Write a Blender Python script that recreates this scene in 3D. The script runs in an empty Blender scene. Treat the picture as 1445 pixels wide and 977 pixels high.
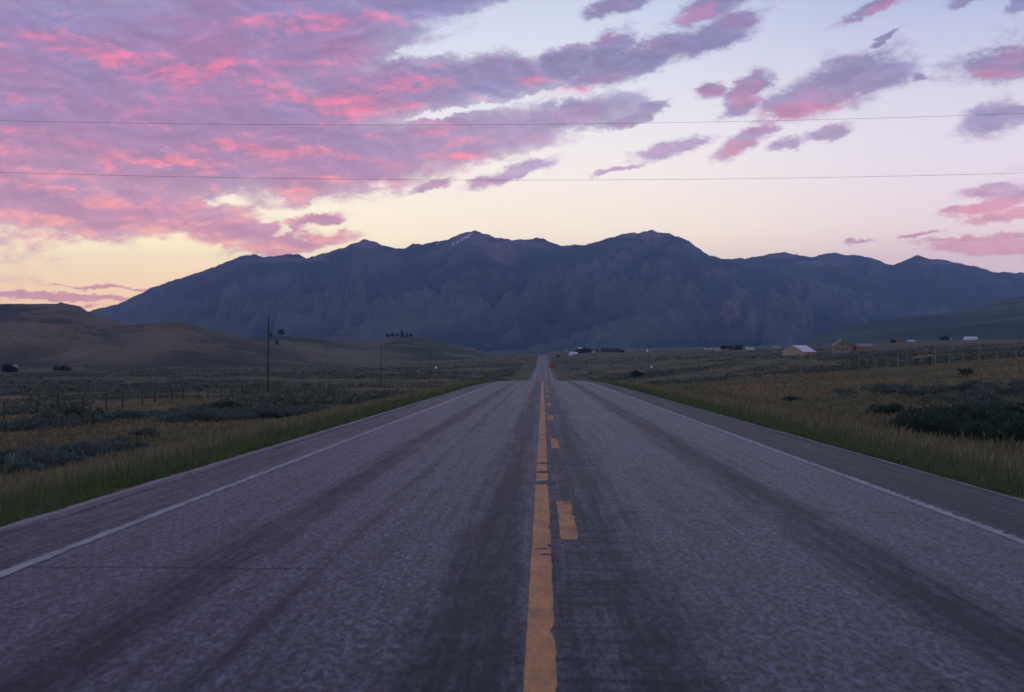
import bpy, math, random
import numpy as np
from mathutils import Matrix, Vector, Euler

random.seed(11)
rng = np.random.default_rng(11)
scene = bpy.context.scene
C = scene.collection
R = math.radians

# ------------------------------------------------------------------ camera
EYE = 1.41
F = 1950.0                      # focal length in photograph pixels (1445 wide)
cam_d = bpy.data.cameras.new('camera')
cam = bpy.data.objects.new('camera', cam_d)
C.objects.link(cam)
cam.location = (0, 0, EYE)
cam.rotation_euler = (R(90.338), 0, R(1.278))
cam_d.sensor_width = 36
cam_d.lens = F / 1445 * 36
cam_d.clip_start = 0.1
cam_d.clip_end = 60000
cam_d.dof.use_dof = True
cam_d.dof.focus_distance = 30
cam_d.dof.aperture_fstop = 3.2
scene.camera = cam
RM = Euler(cam.rotation_euler).to_matrix()


def ray(px, py):
    """direction of a photograph pixel as (x/y, z/y)"""
    d = RM @ Vector(((px - 722.5) / F, (488.5 - py) / F, -1))
    return d.x / d.y, d.z / d.y


def P(px, py, D):
    a, b = ray(px, py)
    return (a * D, D, EYE + b * D)


# ------------------------------------------------------------------ render
scene.render.engine = 'CYCLES'
scene.cycles.use_denoising = True
scene.cycles.max_bounces = 6
scene.cycles.diffuse_bounces = 3
scene.cycles.volume_bounces = 1
scene.cycles.transparent_max_bounces = 8
scene.view_settings.view_transform = 'Standard'
scene.view_settings.look = 'None'
scene.view_settings.exposure = 0.0
scene.view_settings.gamma = 1.0


def lin(r, g, b):
    def f(v):
        v /= 255.0
        return v / 12.92 if v <= 0.04045 else ((v + 0.055) / 1.055) ** 2.4
    return (f(r), f(g), f(b), 1)


class NT:
    """small helper round a node tree"""
    def __init__(s, tree):
        s.t = tree
        tree.nodes.clear()

    def n(s, kind, **kw):
        nd = s.t.nodes.new(kind)
        for k, v in kw.items():
            setattr(nd, k, v)
        return nd

    def put(s, sock, v):
        if isinstance(v, bpy.types.NodeSocket):
            s.t.links.new(v, sock)
        elif v is not None:
            sock.default_value = v

    def m(s, op, a, b=None, c=None, clamp=False):
        nd = s.n('ShaderNodeMath', operation=op, use_clamp=clamp)
        s.put(nd.inputs[0], a)
        if b is not None: s.put(nd.inputs[1], b)
        if c is not None: s.put(nd.inputs[2], c)
        return nd.outputs[0]

    def v(s, op, a, b=None, c=None):
        nd = s.n('ShaderNodeVectorMath', operation=op)
        s.put(nd.inputs[0], a)
        if b is not None: s.put(nd.inputs[1], b)
        if c is not None: s.put(nd.inputs[2], c)
        return nd.outputs['Value'] if op in ('LENGTH', 'DOT_PRODUCT', 'DISTANCE') else nd.outputs[0]

    def sep(s, a):
        nd = s.n('ShaderNodeSeparateXYZ'); s.put(nd.inputs[0], a)
        return nd.outputs[0], nd.outputs[1], nd.outputs[2]

    def comb(s, x=0.0, y=0.0, z=0.0):
        nd = s.n('ShaderNodeCombineXYZ')
        s.put(nd.inputs[0], x); s.put(nd.inputs[1], y); s.put(nd.inputs[2], z)
        return nd.outputs[0]

    def ss(s, x, lo, hi, a=0.0, b=1.0):
        nd = s.n('ShaderNodeMapRange', interpolation_type='SMOOTHSTEP')
        s.put(nd.inputs['Value'], x)
        s.put(nd.inputs['From Min'], lo); s.put(nd.inputs['From Max'], hi)
        s.put(nd.inputs['To Min'], a); s.put(nd.inputs['To Max'], b)
        return nd.outputs[0]

    def noise(s, vec, scale=1.0, detail=4.0, rough=0.5, dist=0.0, out='Fac', dim='3D'):
        nd = s.n('ShaderNodeTexNoise', noise_dimensions=dim)
        s.put(nd.inputs['Vector'], vec)
        nd.inputs['Scale'].default_value = scale
        nd.inputs['Detail'].default_value = detail
        nd.inputs['Roughness'].default_value = rough
        nd.inputs['Distortion'].default_value = dist
        return nd.outputs[out]

    def mapping(s, vec, loc=(0, 0, 0), rot=(0, 0, 0), scale=(1, 1, 1), kind='POINT'):
        nd = s.n('ShaderNodeMapping', vector_type=kind)
        s.put(nd.inputs['Vector'], vec)
        nd.inputs['Location'].default_value = loc
        nd.inputs['Rotation'].default_value = rot
        nd.inputs['Scale'].default_value = scale
        return nd.outputs[0]

    def mix(s, f, a, b, mode='MIX'):
        nd = s.n('ShaderNodeMix', data_type='RGBA', blend_type=mode)
        s.put(nd.inputs[0], f); s.put(nd.inputs[6], a); s.put(nd.inputs[7], b)
        return nd.outputs[2]

    def ramp(s, x, stops):
        nd = s.n('ShaderNodeValToRGB')
        s.put(nd.inputs[0], x)
        e = nd.color_ramp.elements
        while len(e) < len(stops): e.new(0.5)
        for i, (p, c) in enumerate(stops):
            e[i].position = p; e[i].color = c
        return nd.outputs[0]


# ------------------------------------------------------------------ sky
SUN_EL, SUN_AZ = R(3.0), R(-62)          # the afterglow: low, ahead and to the left
world = bpy.data.worlds.new('World')
scene.world = world
world.use_nodes = True
world.cycles.sampling_method = 'NONE'
W = NT(world.node_tree)
SKYC = 1950.0


def skyp(px, py):
    """photograph pixel -> angular sky coordinates (azimuth, elevation in 1/1950 rad)"""
    a, b = ray(px, py)
    az = math.atan(a)
    el = math.atan2(b, math.hypot(1, a))
    return 766 + az * SKYC, 500 - el * SKYC


def build_sky():
    tc = W.n('ShaderNodeTexCoord')
    x, y, z = W.sep(tc.outputs['Generated'])
    az = W.m('ARCTAN2', x, y)
    rr = W.m('SQRT', W.m('ADD', W.m('MULTIPLY', x, x), W.m('MULTIPLY', y, y)))
    el = W.m('ARCTAN2', z, rr)
    X = W.m('MULTIPLY_ADD', az, SKYC, 766.0)
    Y = W.m('MULTIPLY_ADD', el, -SKYC, 500.0)
    p = W.comb(X, Y, 0.0)
    # domain warps (large and fine), streaks run gently up to the right
    w1 = W.v('SUBTRACT', W.noise(W.mapping(p, rot=(0, 0, R(14)), scale=(1/150, 1/75, 1)), 1, 7, 0.70, out='Color'), (0.5, 0.5, 0.5))
    w2 = W.v('SUBTRACT', W.noise(W.mapping(p, rot=(0, 0, R(14)), scale=(1/34, 1/20, 1)), 1, 4, 0.7, out='Color'), (0.5, 0.5, 0.5))
    pw = W.v('ADD', p, W.v('ADD', W.v('MULTIPLY', w1, (84.0, 50.0, 0.0)), W.v('MULTIPLY', w2, (44.0, 24.0, 0.0))))
    pw = W.comb(*W.sep(pw)[:2], 0.0)
    pw2 = W.v('ADD', p, W.v('ADD', W.v('MULTIPLY', w1, (46.0, 26.0, 0.0)), W.v('MULTIPLY', w2, (36.0, 22.0, 0.0))))
    pw2 = W.comb(*W.sep(pw2)[:2], 0.0)

    def blobs(vec, lst, sm=0.25, after=None):
        # each shape's lookup waits on the one before (a vanishing offset), which keeps the shader's stack small
        acc = None
        for (cx, cy, rx, ry, ang) in lst:
            qx, qy = skyp(cx, cy)
            if after is not None: vec_i = W.v('MULTIPLY_ADD', after, (1e-7, 1e-7, 0.0), vec)
            else: vec_i = vec
            d = W.v('LENGTH', W.mapping(vec_i, (qx, qy, 0), (0, 0, R(-ang)), (rx, ry, 1), 'TEXTURE'))
            acc = d if acc is None else W.m('SMOOTH_MIN', acc, d, sm)
            after = acc
        return acc

    big = [  # the main sheet on the left: centre, radii, tilt up to the right
        (-700, 60, 700, 420, 0), (120, -330, 700, 300, 5), (60, 130, 420, 190, 4), (330, 60, 330, 110, 8),
        (610, -8, 170, 34, 7), (300, 190, 330, 110, 5), (120, 290, 260, 48, -3), (560, 125, 210, 52, 5),
        (700, 112, 130, 36, 3), (800, 90, 60, 26, 12), (650, 195, 200, 44, 9), (790, 165, 130, 28, 13),
        (470, 225, 230, 62, 6), (330, 325, 150, 22, -4), (420, 342, 105, 17, 5), (540, 243, 100, 22, 14),
        (-260, 330, 260, 30, 0), (890, 160, 62, 14, 16)]
    small = [
        (905, 82, 118, 22, 18), (1010, 50, 74, 22, 20), (860, 76, 46, 24, 30), (1208, 108, 84, 32, 10),
        (1150, 136, 84, 26, 8), (1120, 150, 54, 16, 0), (1054, 124, 40, 17, 30), (1044, 146, 32, 15, 20),
        (1003, 128, 21, 13, 10), (1415, 92, 76, 21, 2), (1400, 168, 46, 24, 20), (1440, 160, 36, 12, 0),
        (872, 8, 46, 12, 10), (1000, 14, 62, 18, 22), (1238, 8, 52, 9, 20), (1365, 0, 34, 7, 8), (1445, 6, 24, 9, 20),
        (1245, 56, 26, 5, 25), (718, 247, 66, 11, 18), (612, 262, 32, 8, 15), (948, 208, 60, 12, 10),
        (866, 240, 42, 3, 14), (1052, 196, 48, 14, 38), (1112, 203, 28, 8, 5), (1172, 187, 36, 10, 10),
        (1072, 183, 26, 8, 5), (1300, 108, 14, 5, 0), (1400, 268, 40, 9, 4), (1440, 272, 42, 12, 8),
        (1350, 296, 22, 6, 4), (1392, 293, 50, 7, 8), (1420, 306, 54, 8, 4), (1390, 337, 82, 6, 0),
        (1430, 350, 76, 9, -2), (1365, 350, 46, 8, -4), (1302, 327, 30, 3, 4), (1215, 342, 20, 3, 10),
        (440, 312, 46, 9, 8), (372, 322, 20, 9, 0), (90, 420, 130, 5, -2), (20, 433, 110, 4, 0), (150, 407, 70, 2, -2),
        (1700, 200, 200, 30, 8), (1800, -60, 260, 60, 12), (1500, -300, 300, 80, 15), (900, -250, 260, 60, 12),
        (1650, 345, 160, 16, 2)]
    pinks = [
        (860, 12, 46, 13, 10), (985, 22, 40, 14, 22), (1048, 132, 34, 24, 30), (1003, 130, 22, 14, 0),
        (1125, 152, 76, 11, 0), (1040, 208, 22, 12, 40), (1415, 100, 44, 8, 0), (1420, 300, 130, 26, 4),
        (1400, 346, 130, 22, 0), (1245, 10, 50, 10, 20), (752, 116, 34, 14, 10), (800, 128, 60, 8, 8), (560, 118, 90, 26, 5),
        (470, 140, 130, 26, -3), (840, 118, 50, 10, 18), (460, 30, 200, 16, 3), (160, 80, 160, 22, -14),
        (180, 215, 150, 12, -8), (60, 265, 190, 16, -10), (420, 218, 110, 9, -6), (640, 218, 90, 6, 0),
        (380, 342, 150, 16, 0), (470, 268, 110, 16, 4), (140, 315, 220, 16, -3), (310, 95, 46, 12, 40)]
    gaps = [(322, 286, 34, 10, 4), (470, 316, 62, 15, 12), (395, 322, 20, 9, 30), 
            (660, 60, 130, 13, 9), (640, 158, 88, 5, 9), (800, 130, 36, 5, 60), (770, 132, 90, 5, 14)]
    dB = blobs(pw, big, 0.12)
    dS = blobs(pw2, small, 0.05, dB)
    dP = blobs(pw, pinks, 0.15, dS)
    dG = blobs(pw2, gaps, 0.05, dP)
    fine = W.noise(W.mapping(p, rot=(0, 0, R(12)), scale=(1/56, 1/26, 1)), 1, 7, 0.72)
    fineC = W.m('SUBTRACT', fine, 0.5)
    iB = W.m('ADD', W.m('SUBTRACT', 1.0, dB), W.m('MULTIPLY', fineC, 0.85))
    iS = W.m('ADD', W.m('SUBTRACT', 1.28, dS), W.m('MULTIPLY', fineC, 2.0))
    aB = W.ss(iB, -0.06, 0.24)
    aS = W.ss(iS, -0.10, 0.62)
    hole = W.ss(W.m('ADD', W.m('SUBTRACT', 1.0, dG), W.m('MULTIPLY', fineC, 2.6)), -0.05, 0.6)
    aB = W.m('MULTIPLY', aB, W.m('SUBTRACT', 1.0, hole))
    alpha = W.m('MAXIMUM', aB, aS)

    # clear sky: left (warm) and right (cool) gradients over elevation
    def pos(py): return min(1.0, max(0.0, (500 - py) / 3000.0))
    e = W.m('DIVIDE', W.m('SUBTRACT', 500.0, Y), 3000.0, clamp=True)
    K = SKYMUL
    def cc(r, g, b, k=1.0):
        c = lin(r, g, b)
        return (c[0]*k, c[1]*k, c[2]*k, 1)
    warm = W.ramp(e, [(0, cc(238, 176, 140)), (pos(425), cc(255, 214, 166, 1.15)), (pos(350), cc(255, 240, 194, 1.15)), (pos(280), cc(250, 240, 220)),
                      (pos(180), cc(232, 230, 232)), (pos(60), cc(206, 212, 230)), (pos(-300), cc(146, 153, 182)), (1, cc(100, 110, 138))])
    cool = W.ramp(e, [(0, cc(218, 190, 205)), (pos(380), cc(232, 205, 214)), (pos(330), cc(234, 216, 220)), (pos(260), cc(222, 212, 224)),
                      (pos(160), cc(212, 208, 224)), (pos(30), cc(178, 186, 217)), (pos(-300), cc(130, 140, 176)), (1, cc(92, 103, 136))])
    side = W.ss(W.m('ABSOLUTE', W.m('SUBTRACT', X, 250.0)), 300.0, 1150.0)
    clear = W.mix(side, warm, cool)
    mid = W.m('MULTIPLY', W.ss(W.m('ABSOLUTE', W.m('SUBTRACT', X, 760.0)), 0.0, 520.0, 1.0, 0.0), 0.5)
    cream = W.ramp(e, [(0, cc(238, 222, 216)), (pos(300), cc(244, 233, 220)), (pos(180), cc(230, 226, 232)), (pos(40), cc(212, 220, 236)), (pos(-300), cc(146, 153, 182)), (1, cc(100, 110, 138))])
    clear = W.mix(mid, clear, cream)

    # cloud body colour
    s1 = W.noise(W.mapping(p, rot=(0, 0, R(9)), scale=(1/190, 1/38, 1)), 1, 6, 0.62, 0.7)
    s2 = W.noise(W.mapping(p, loc=(40, 9, 3), rot=(0, 0, R(6)), scale=(1/170, 1/70, 1)), 1, 5, 0.6)
    s3 = W.noise(W.mapping(p, loc=(7, 2, 8), rot=(0, 0, R(6)), scale=(1/85, 1/25, 1)), 1, 6, 0.68, 0.5)
    bodyL = W.ramp(e, [(0, cc(214, 150, 162)), (pos(400), cc(222, 158, 168)), (pos(335), cc(206, 148, 168)), (pos(280), cc(176, 134, 164)), (pos(200), cc(160, 124, 160)),
                       (pos(100), cc(152, 124, 164)), (pos(0), cc(144, 130, 174)), (pos(-500), cc(106, 102, 122)), (1, cc(92, 94, 114))])
    bodyR = W.ramp(e, [(0, cc(210, 160, 182)), (pos(350), cc(204, 156, 182)), (pos(250), cc(184, 162, 190)), (pos(100), cc(136, 130, 166)), (pos(0), cc(136, 132, 172)),
                       (pos(-500), cc(106, 102, 122)), (1, cc(92, 94, 114))])
    body = W.mix(W.ss(X, 420.0, 820.0), bodyL, bodyR)
    blue = W.m('MULTIPLY', W.ss(s2, 0.5, 0.68), W.ss(Y, 60.0, 300.0, 0.55, 0.12))
    body = W.mix(blue, body, cc(136, 138, 184))
    rosy = W.ss(s2, 0.34, 0.5, 0.55, 0.0)
    body = W.mix(W.ss(X, 0.0, -500.0, 0.0, 0.75), body, cc(116, 118, 146))  # unseen clouds at far left, greyed to take pink light off the road
    rosy = W.m('MULTIPLY', rosy, W.ss(X, 0.0, -500.0, 1.0, 0.1))
    body = W.mix(rosy, body, W.ramp(e, [(0, cc(228, 150, 156)), (pos(300), cc(196, 132, 160)), (pos(100), cc(168, 118, 158)), (pos(-300), cc(150, 110, 150))]))
    # thin rims lighten towards the sky behind
    # pink lit streaks
    pk = W.ramp(e, [(0, cc(250, 176, 150)), (pos(330), cc(248, 170, 150)), (pos(270), cc(238, 140, 142)), (pos(170), cc(228, 118, 146)), (pos(60), cc(220, 122, 158)), (pos(-300), cc(190, 110, 150))])
    iP = W.ss(W.m('SUBTRACT', 1.25, dP), 0.0, 0.8)
    leftside = W.ss(X, 560.0, 860.0, 1.0, 0.0)
    pm = W.m('ADD', W.m('MULTIPLY', iP, 0.13), W.m('MULTIPLY', leftside, 0.03))
    sx = W.m('ADD', W.m('MULTIPLY', s1, 0.46), W.m('MULTIPLY', s3, 0.54))
    q1 = W.mapping(p, rot=(0, 0, R(10)), scale=(1/88, 1/38, 1))
    r1 = W.noise(q1, 1, 6, 0.66, 0.5)
    r2 = W.noise(W.v('ADD', q1, (0.10, -0.20, 0.0)), 1, 6, 0.66, 0.5)
    rel = W.m('SUBTRACT', r1, r2)
    s4 = W.noise(W.mapping(p, loc=(2, 6, 1), rot=(0, 0, R(5)), scale=(1/32, 1/11, 1)), 1, 4, 0.65, 0.3)
    sx = W.m('ADD', sx, W.m('ADD', W.m('MULTIPLY', rel, 0.50), W.m('MULTIPLY', W.m('SUBTRACT', s4, 0.5), 0.25)))
    pm = W.m('ADD', pm, W.ss(Y, -40.0, 150.0, -0.045, 0.0))
    pink = W.ss(W.m('ADD', sx, pm), 0.535, 0.79)
    # on the small clouds pink gathers where the accents are
    pinkS = W.m('MULTIPLY', W.ss(W.m('ADD', iP, W.m('MULTIPLY', W.m('SUBTRACT', s3, 0.5), 1.6)), 0.2, 1.0), W.ss(X, 820.0, 960.0))
    pink = W.m('MAXIMUM', W.m('MULTIPLY', pink, W.ss(X, 700.0, 1000.0, 1.0, 0.35)), W.m('MULTIPLY', pinkS, 0.34))
    pink = W.m('MULTIPLY', pink, W.ss(X, -100.0, -700.0, 1.0, 0.15))  # unseen left clouds lose their pink too, for the light on the road
    cloud = W.mix(W.m('MULTIPLY', pink, 0.88), body, pk)
    grain = W.ss(W.m('ADD', W.m('MULTIPLY', fine, 0.5), W.m('MULTIPLY', s3, 0.5)), 0.3, 0.7, 0.91, 1.09)
    grain = W.m('MULTIPLY', grain, W.ss(rel, -0.20, 0.20, 0.88, 1.12))
    cloud = W.v('SCALE', cloud, None)
    W.put(cloud.node.inputs['Scale'], grain)
    thin = W.m('MULTIPLY', W.ss(W.m('MAXIMUM', iB, W.m('MULTIPLY', iS, 0.8)), 0.0, 0.55, 0.42, 0.0), W.ss(X, 300.0, 700.0, 0.5, 1.0))
    cloud = W.mix(thin, cloud, clear)
    col = W.mix(alpha, clear, cloud)
    # sky seen low passes through much more of the valley haze
    comp = W.ramp(e, [(0, (2.05, 1.92, 1.66, 1)), (pos(330), (1.82, 1.74, 1.60, 1)), (pos(150), (1.40, 1.37, 1.31, 1)), (pos(0), (1.20, 1.19, 1.17, 1)), (pos(-600), (1, 1, 1, 1))])
    col = W.mix(1.0, col, comp, 'MULTIPLY')
    # atmosphere model underneath gives the base glow round the set sun
    sky = W.n('ShaderNodeTexSky', sky_type='NISHITA', sun_disc=False, sun_elevation=SUN_EL, sun_rotation=SUN_AZ)
    sky.dust_density = 2.0
    bg1 = W.n('ShaderNodeBackground'); W.put(bg1.inputs[0], sky.outputs[0]); bg1.inputs[1].default_value = 0.004
    bg2 = W.n('ShaderNodeBackground'); W.put(bg2.inputs[0], col); bg2.inputs[1].default_value = K
    add = W.n('ShaderNodeAddShader')
    W.t.links.new(bg1.outputs[0], add.inputs[0]); W.t.links.new(bg2.outputs[0], add.inputs[1])
    out = W.n('ShaderNodeOutputWorld')
    W.t.links.new(add.outputs[0], out.inputs[0])


SKYMUL = 1.10
build_sky()

sun_d = bpy.data.lights.new('sun', 'SUN')
sun_d.energy = 0.06
sun_d.angle = R(30)
sun_d.color = (1.0, 0.74, 0.66)
sun = bpy.data.objects.new('sun', sun_d)
C.objects.link(sun)
sun.rotation_euler = Vector((math.sin(SUN_AZ) * math.cos(R(14)), math.cos(SUN_AZ) * math.cos(R(14)), math.sin(R(14)))).to_track_quat('Z', 'Y').to_euler()


# ------------------------------------------------------------------ helpers: numbers
_perm = rng.permutation(256)
_perm = np.concatenate([_perm, _perm, _perm])
_ang = rng.uniform(0, 2 * math.pi, 256)
_gx, _gy = np.cos(_ang), np.sin(_ang)


def pn(x, y, seed=0):
    x = np.asarray(x, float) + seed * 17.31; y = np.asarray(y, float) - seed * 9.77
    xi = np.floor(x).astype(np.int64); yi = np.floor(y).astype(np.int64)
    xf = x - xi; yf = y - yi
    u = xf * xf * xf * (xf * (xf * 6 - 15) + 10); v = yf * yf * yf * (yf * (yf * 6 - 15) + 10)
    def g(ix, iy, dx, dy):
        h = _perm[(_perm[ix & 255] + iy) & 255]
        return _gx[h] * dx + _gy[h] * dy
    a = g(xi, yi, xf, yf); b = g(xi + 1, yi, xf - 1, yf)
    c = g(xi, yi + 1, xf, yf - 1); d = g(xi + 1, yi + 1, xf - 1, yf - 1)
    return ((a + (b - a) * u) * (1 - v) + (c + (d - c) * u) * v) * 1.5


def fbm(x, y, o=4, seed=0, gain=0.5):
    s = 0; a = 1.0; f = 1.0
    for i in range(o):
        s = s + a * pn(x * f, y * f, seed + i); a *= gain; f *= 2.03
    return s


def ridged(x, y, o=5, seed=0):
    s = 0; a = 1.0; f = 1.0; w = 1.0
    for i in range(o):
        n = 1 - np.abs(pn(x * f, y * f, seed + i))
        n = n * n * w
        w = np.clip(n * 1.4, 0, 1)
        s = s + a * n; a *= 0.5; f *= 2.1
    return s / 1.9


def sstep(a, b, x):
    t = np.clip((np.asarray(x, float) - a) / (b - a), 0, 1)
    return t * t * (3 - 2 * t)


# ------------------------------------------------------------------ helpers: objects
def mesh_np(name, verts, faces, mat=None, parent=None, smooth=False):
    """verts (n,3); faces: array (m,3|4) or list of such arrays"""
    me = bpy.data.meshes.new(name)
    verts = np.asarray(verts, np.float32)
    if not isinstance(faces, list): faces = [faces]
    faces = [np.asarray(f, np.int32) for f in faces if len(f)]
    me.vertices.add(len(verts)); me.vertices.foreach_set('co', verts.ravel())
    loops = np.concatenate([f.ravel() for f in faces])
    sizes = np.concatenate([np.full(len(f), f.shape[1], np.int32) for f in faces])
    starts = np.concatenate([[0], np.cumsum(sizes)[:-1]]).astype(np.int32)
    me.loops.add(len(loops)); me.loops.foreach_set('vertex_index', loops)
    me.polygons.add(len(sizes)); me.polygons.foreach_set('loop_start', starts)
    if smooth: me.polygons.foreach_set('use_smooth', np.ones(len(sizes), bool))
    me.update(calc_edges=True)
    if mat: me.materials.append(mat)
    o = bpy.data.objects.new(name, me)
    C.objects.link(o)
    if parent: o.parent = parent
    return o


def set_attr(o, name, vals, kind='FLOAT'):
    a = o.data.attributes.new(name, kind, 'POINT')
    vals = np.asarray(vals, np.float32)
    if kind == 'FLOAT': a.data.foreach_set('value', vals.ravel())
    elif kind == 'FLOAT_COLOR': a.data.foreach_set('color', vals.ravel())


def grid_faces(nr, nc):
    i = np.arange(nr - 1)[:, None] * nc + np.arange(nc - 1)[None, :]
    i = i.ravel()
    return np.stack([i, i + 1, i + nc + 1, i + nc], 1)


class MB:
    """collects boxes, tubes and polygons into one mesh"""
    def __init__(s): s.v = []; s.f = []
    def poly(s, pts, faces):
        k = len(s.v); s.v += [tuple(p) for p in pts]; s.f += [tuple(k + i for i in f) for f in faces]; return s
    def box(s, x0, x1, y0, y1, z0, z1):
        return s.poly([(x0,y0,z0),(x1,y0,z0),(x1,y1,z0),(x0,y1,z0),(x0,y0,z1),(x1,y0,z1),(x1,y1,z1),(x0,y1,z1)],
                      [(0,3,2,1),(4,5,6,7),(0,1,5,4),(1,2,6,5),(2,3,7,6),(3,0,4,7)])
    def tube(s, p0, p1, r0, r1=None, n=8, cap=True):
        r1 = r0 if r1 is None else r1
        p0 = Vector(p0); p1 = Vector(p1)
        q = (p1 - p0).to_track_quat('Z', 'Y')
        pts = []
        for p, r in ((p0, r0), (p1, r1)):
            for i in range(n):
                a = 2 * math.pi * i / n
                pts.append(p + q @ Vector((math.cos(a) * r, math.sin(a) * r, 0)))
        fs = [(i, (i + 1) % n, n + (i + 1) % n, n + i) for i in range(n)]
        if cap: fs += [tuple(range(n))[::-1], tuple(range(n, 2 * n))]
        return s.poly(pts, fs)
    def build(s, name, mat, parent=None, smooth=False):
        me = bpy.data.meshes.new(name)
        me.from_pydata(s.v, [], s.f)
        me.materials.append(mat)
        if smooth:
            for p in me.polygons: p.use_smooth = True
        me.update()
        o = bpy.data.objects.new(name, me); C.objects.link(o)
        if parent: o.parent = parent
        return o


def tag(o, label=None, cat=None, group=None, kind=None):
    if label: o['label'] = label
    if cat: o['category'] = cat
    if group: o['group'] = group
    if kind: o['kind'] = kind
    return o


def thing(name, label, cat, loc=(0, 0, 0), rz=0.0, group=None):
    o = bpy.data.objects.new(name, None)
    C.objects.link(o)
    o.empty_display_size = 0.3
    o.location = loc; o.rotation_euler = (0, 0, rz)
    return tag(o, label, cat, group)


def dup(root, loc, rz=0.0, label=None, scale=None):
    r = root.copy(); C.objects.link(r); r.location = loc; r.rotation_euler = (0, 0, rz)
    if scale is not None: r.scale = (scale,) * 3 if not hasattr(scale, '__len__') else scale
    if label: r['label'] = label
    for ch in list(root.children):
        c = ch.copy(); C.objects.link(c); c.parent = r
        for g in ch.children:
            d = g.copy(); C.objects.link(d); d.parent = c
    return r


# ------------------------------------------------------------------ materials
def mat(name):
    m = bpy.data.materials.new(name); m.use_nodes = True
    t = NT(m.node_tree)
    b = t.n('ShaderNodeBsdfPrincipled'); o = t.n('ShaderNodeOutputMaterial')
    t.t.links.new(b.outputs[0], o.inputs[0])
    return m, t, b


def simple(name, c, rough=0.8, var=0.25, scale=2.0, stretch=(1, 1, 1), metal=0.0, spec=0.3):
    m, t, b = mat(name)
    co = t.n('ShaderNodeTexCoord').outputs['Object']
    n = t.noise(t.mapping(co, scale=stretch), scale, 5, 0.6)
    f = t.ss(n, 0.25, 0.75, 1 - var, 1 + var)
    sc = t.v('SCALE', (c[0], c[1], c[2]), None); t.put(sc.node.inputs['Scale'], f)
    t.put(b.inputs['Base Color'], sc)
    b.inputs['Roughness'].default_value = rough
    b.inputs['Metallic'].default_value = metal
    b.inputs['Specular IOR Level'].default_value = spec
    return m


M = {}
M['wood_dark'] = simple('weathered_pole_wood', (0.05, 0.04, 0.038), 0.9, 0.35, 3, (8, 8, 0.6))
M['wood_post'] = simple('weathered_fence_wood', (0.055, 0.047, 0.043), 0.9, 0.4, 4, (8, 8, 0.8))
M['wood_pale'] = simple('bleached_rail_wood', (0.34, 0.24, 0.17), 0.85, 0.3, 4, (1, 8, 8))
M['wire'] = simple('dull_wire', (0.14, 0.13, 0.15), 0.6, 0.1, 1)
M['metal_roof'] = simple('pale_metal_roof', (0.70, 0.71, 0.76), 0.45, 0.12, 0.8, (6, 0.5, 1), 0.0, 0.5)
M['grey_roof'] = simple('grey_roof', (0.26, 0.25, 0.27), 0.7, 0.2, 1.0)
M['dark_roof'] = simple('dark_roof', (0.05, 0.048, 0.05), 0.8, 0.2, 1.0)
M['tan_wall'] = simple('tan_board_wall', (0.42, 0.31, 0.22), 0.85, 0.25, 1.5, (5, 5, 0.4))
M['log_wall'] = simple('reddish_log_wall', (0.30, 0.215, 0.155), 0.85, 0.3, 1.2, (0.5, 0.5, 6))
M['red_wall'] = simple('faded_red_wall', (0.27, 0.13, 0.095), 0.85, 0.25, 1.2, (5, 5, 0.4))
M['stone'] = simple('grey_stone_base', (0.26, 0.26, 0.27), 0.9, 0.35, 2.5)
M['dark_wall'] = simple('dark_timber_wall', (0.045, 0.036, 0.034), 0.9, 0.3, 1.5, (5, 5, 0.5))
M['white'] = simple('white_paint', (0.72, 0.72, 0.74), 0.6, 0.08, 1.0)
M['orange'] = simple('orange_paint', (0.55, 0.22, 0.07), 0.6, 0.1, 1.0)
M['glass_dark'] = simple('dark_window_glass', (0.02, 0.024, 0.03), 0.12, 0.1, 1.0, spec=0.6)
M['rock'] = simple('dark_outcrop_rock', (0.07, 0.058, 0.055), 0.95, 0.4, 0.3)
M['red_paint'] = simple('red_car_paint', (0.62, 0.045, 0.02), 0.3, 0.05, 1.0, spec=0.5)
M['rubber'] = simple('black_rubber', (0.012, 0.012, 0.013), 0.8, 0.1, 2)
M['chrome'] = simple('bright_bumper_metal', (0.5, 0.5, 0.52), 0.25, 0.05, 1, metal=0.9)
M['sign_back'] = simple('white_sign_face', (0.75, 0.76, 0.78), 0.5, 0.05, 1)
M['insulator'] = simple('glass_insulator', (0.10, 0.11, 0.12), 0.2, 0.05, 1)

# vertex-coloured leaves and blades (colour of the plant itself: green stems, straw heads)
def leafmat(name, rough=0.75, trans=0.25):
    m, t, b = mat(name)
    a = t.n('ShaderNodeAttribute', attribute_name='tint')
    t.put(b.inputs['Base Color'], a.outputs['Color'])
    b.inputs['Roughness'].default_value = rough
    b.inputs['Specular IOR Level'].default_value = 0.25
    tr = t.n('ShaderNodeBsdfTranslucent'); t.put(tr.inputs[0], a.outputs['Color'])
    mx = t.n('ShaderNodeMixShader'); mx.inputs[0].default_value = trans
    out = [n for n in t.t.nodes if n.type == 'OUTPUT_MATERIAL'][0]
    t.t.links.new(b.outputs[0], mx.inputs[1]); t.t.links.new(tr.outputs[0], mx.inputs[2]); t.t.links.new(mx.outputs[0], out.inputs[0])
    return m
M['blade'] = leafmat('grass_blades')
M['sage'] = leafmat('sagebrush_leaves', 0.85, 0.15)


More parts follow.
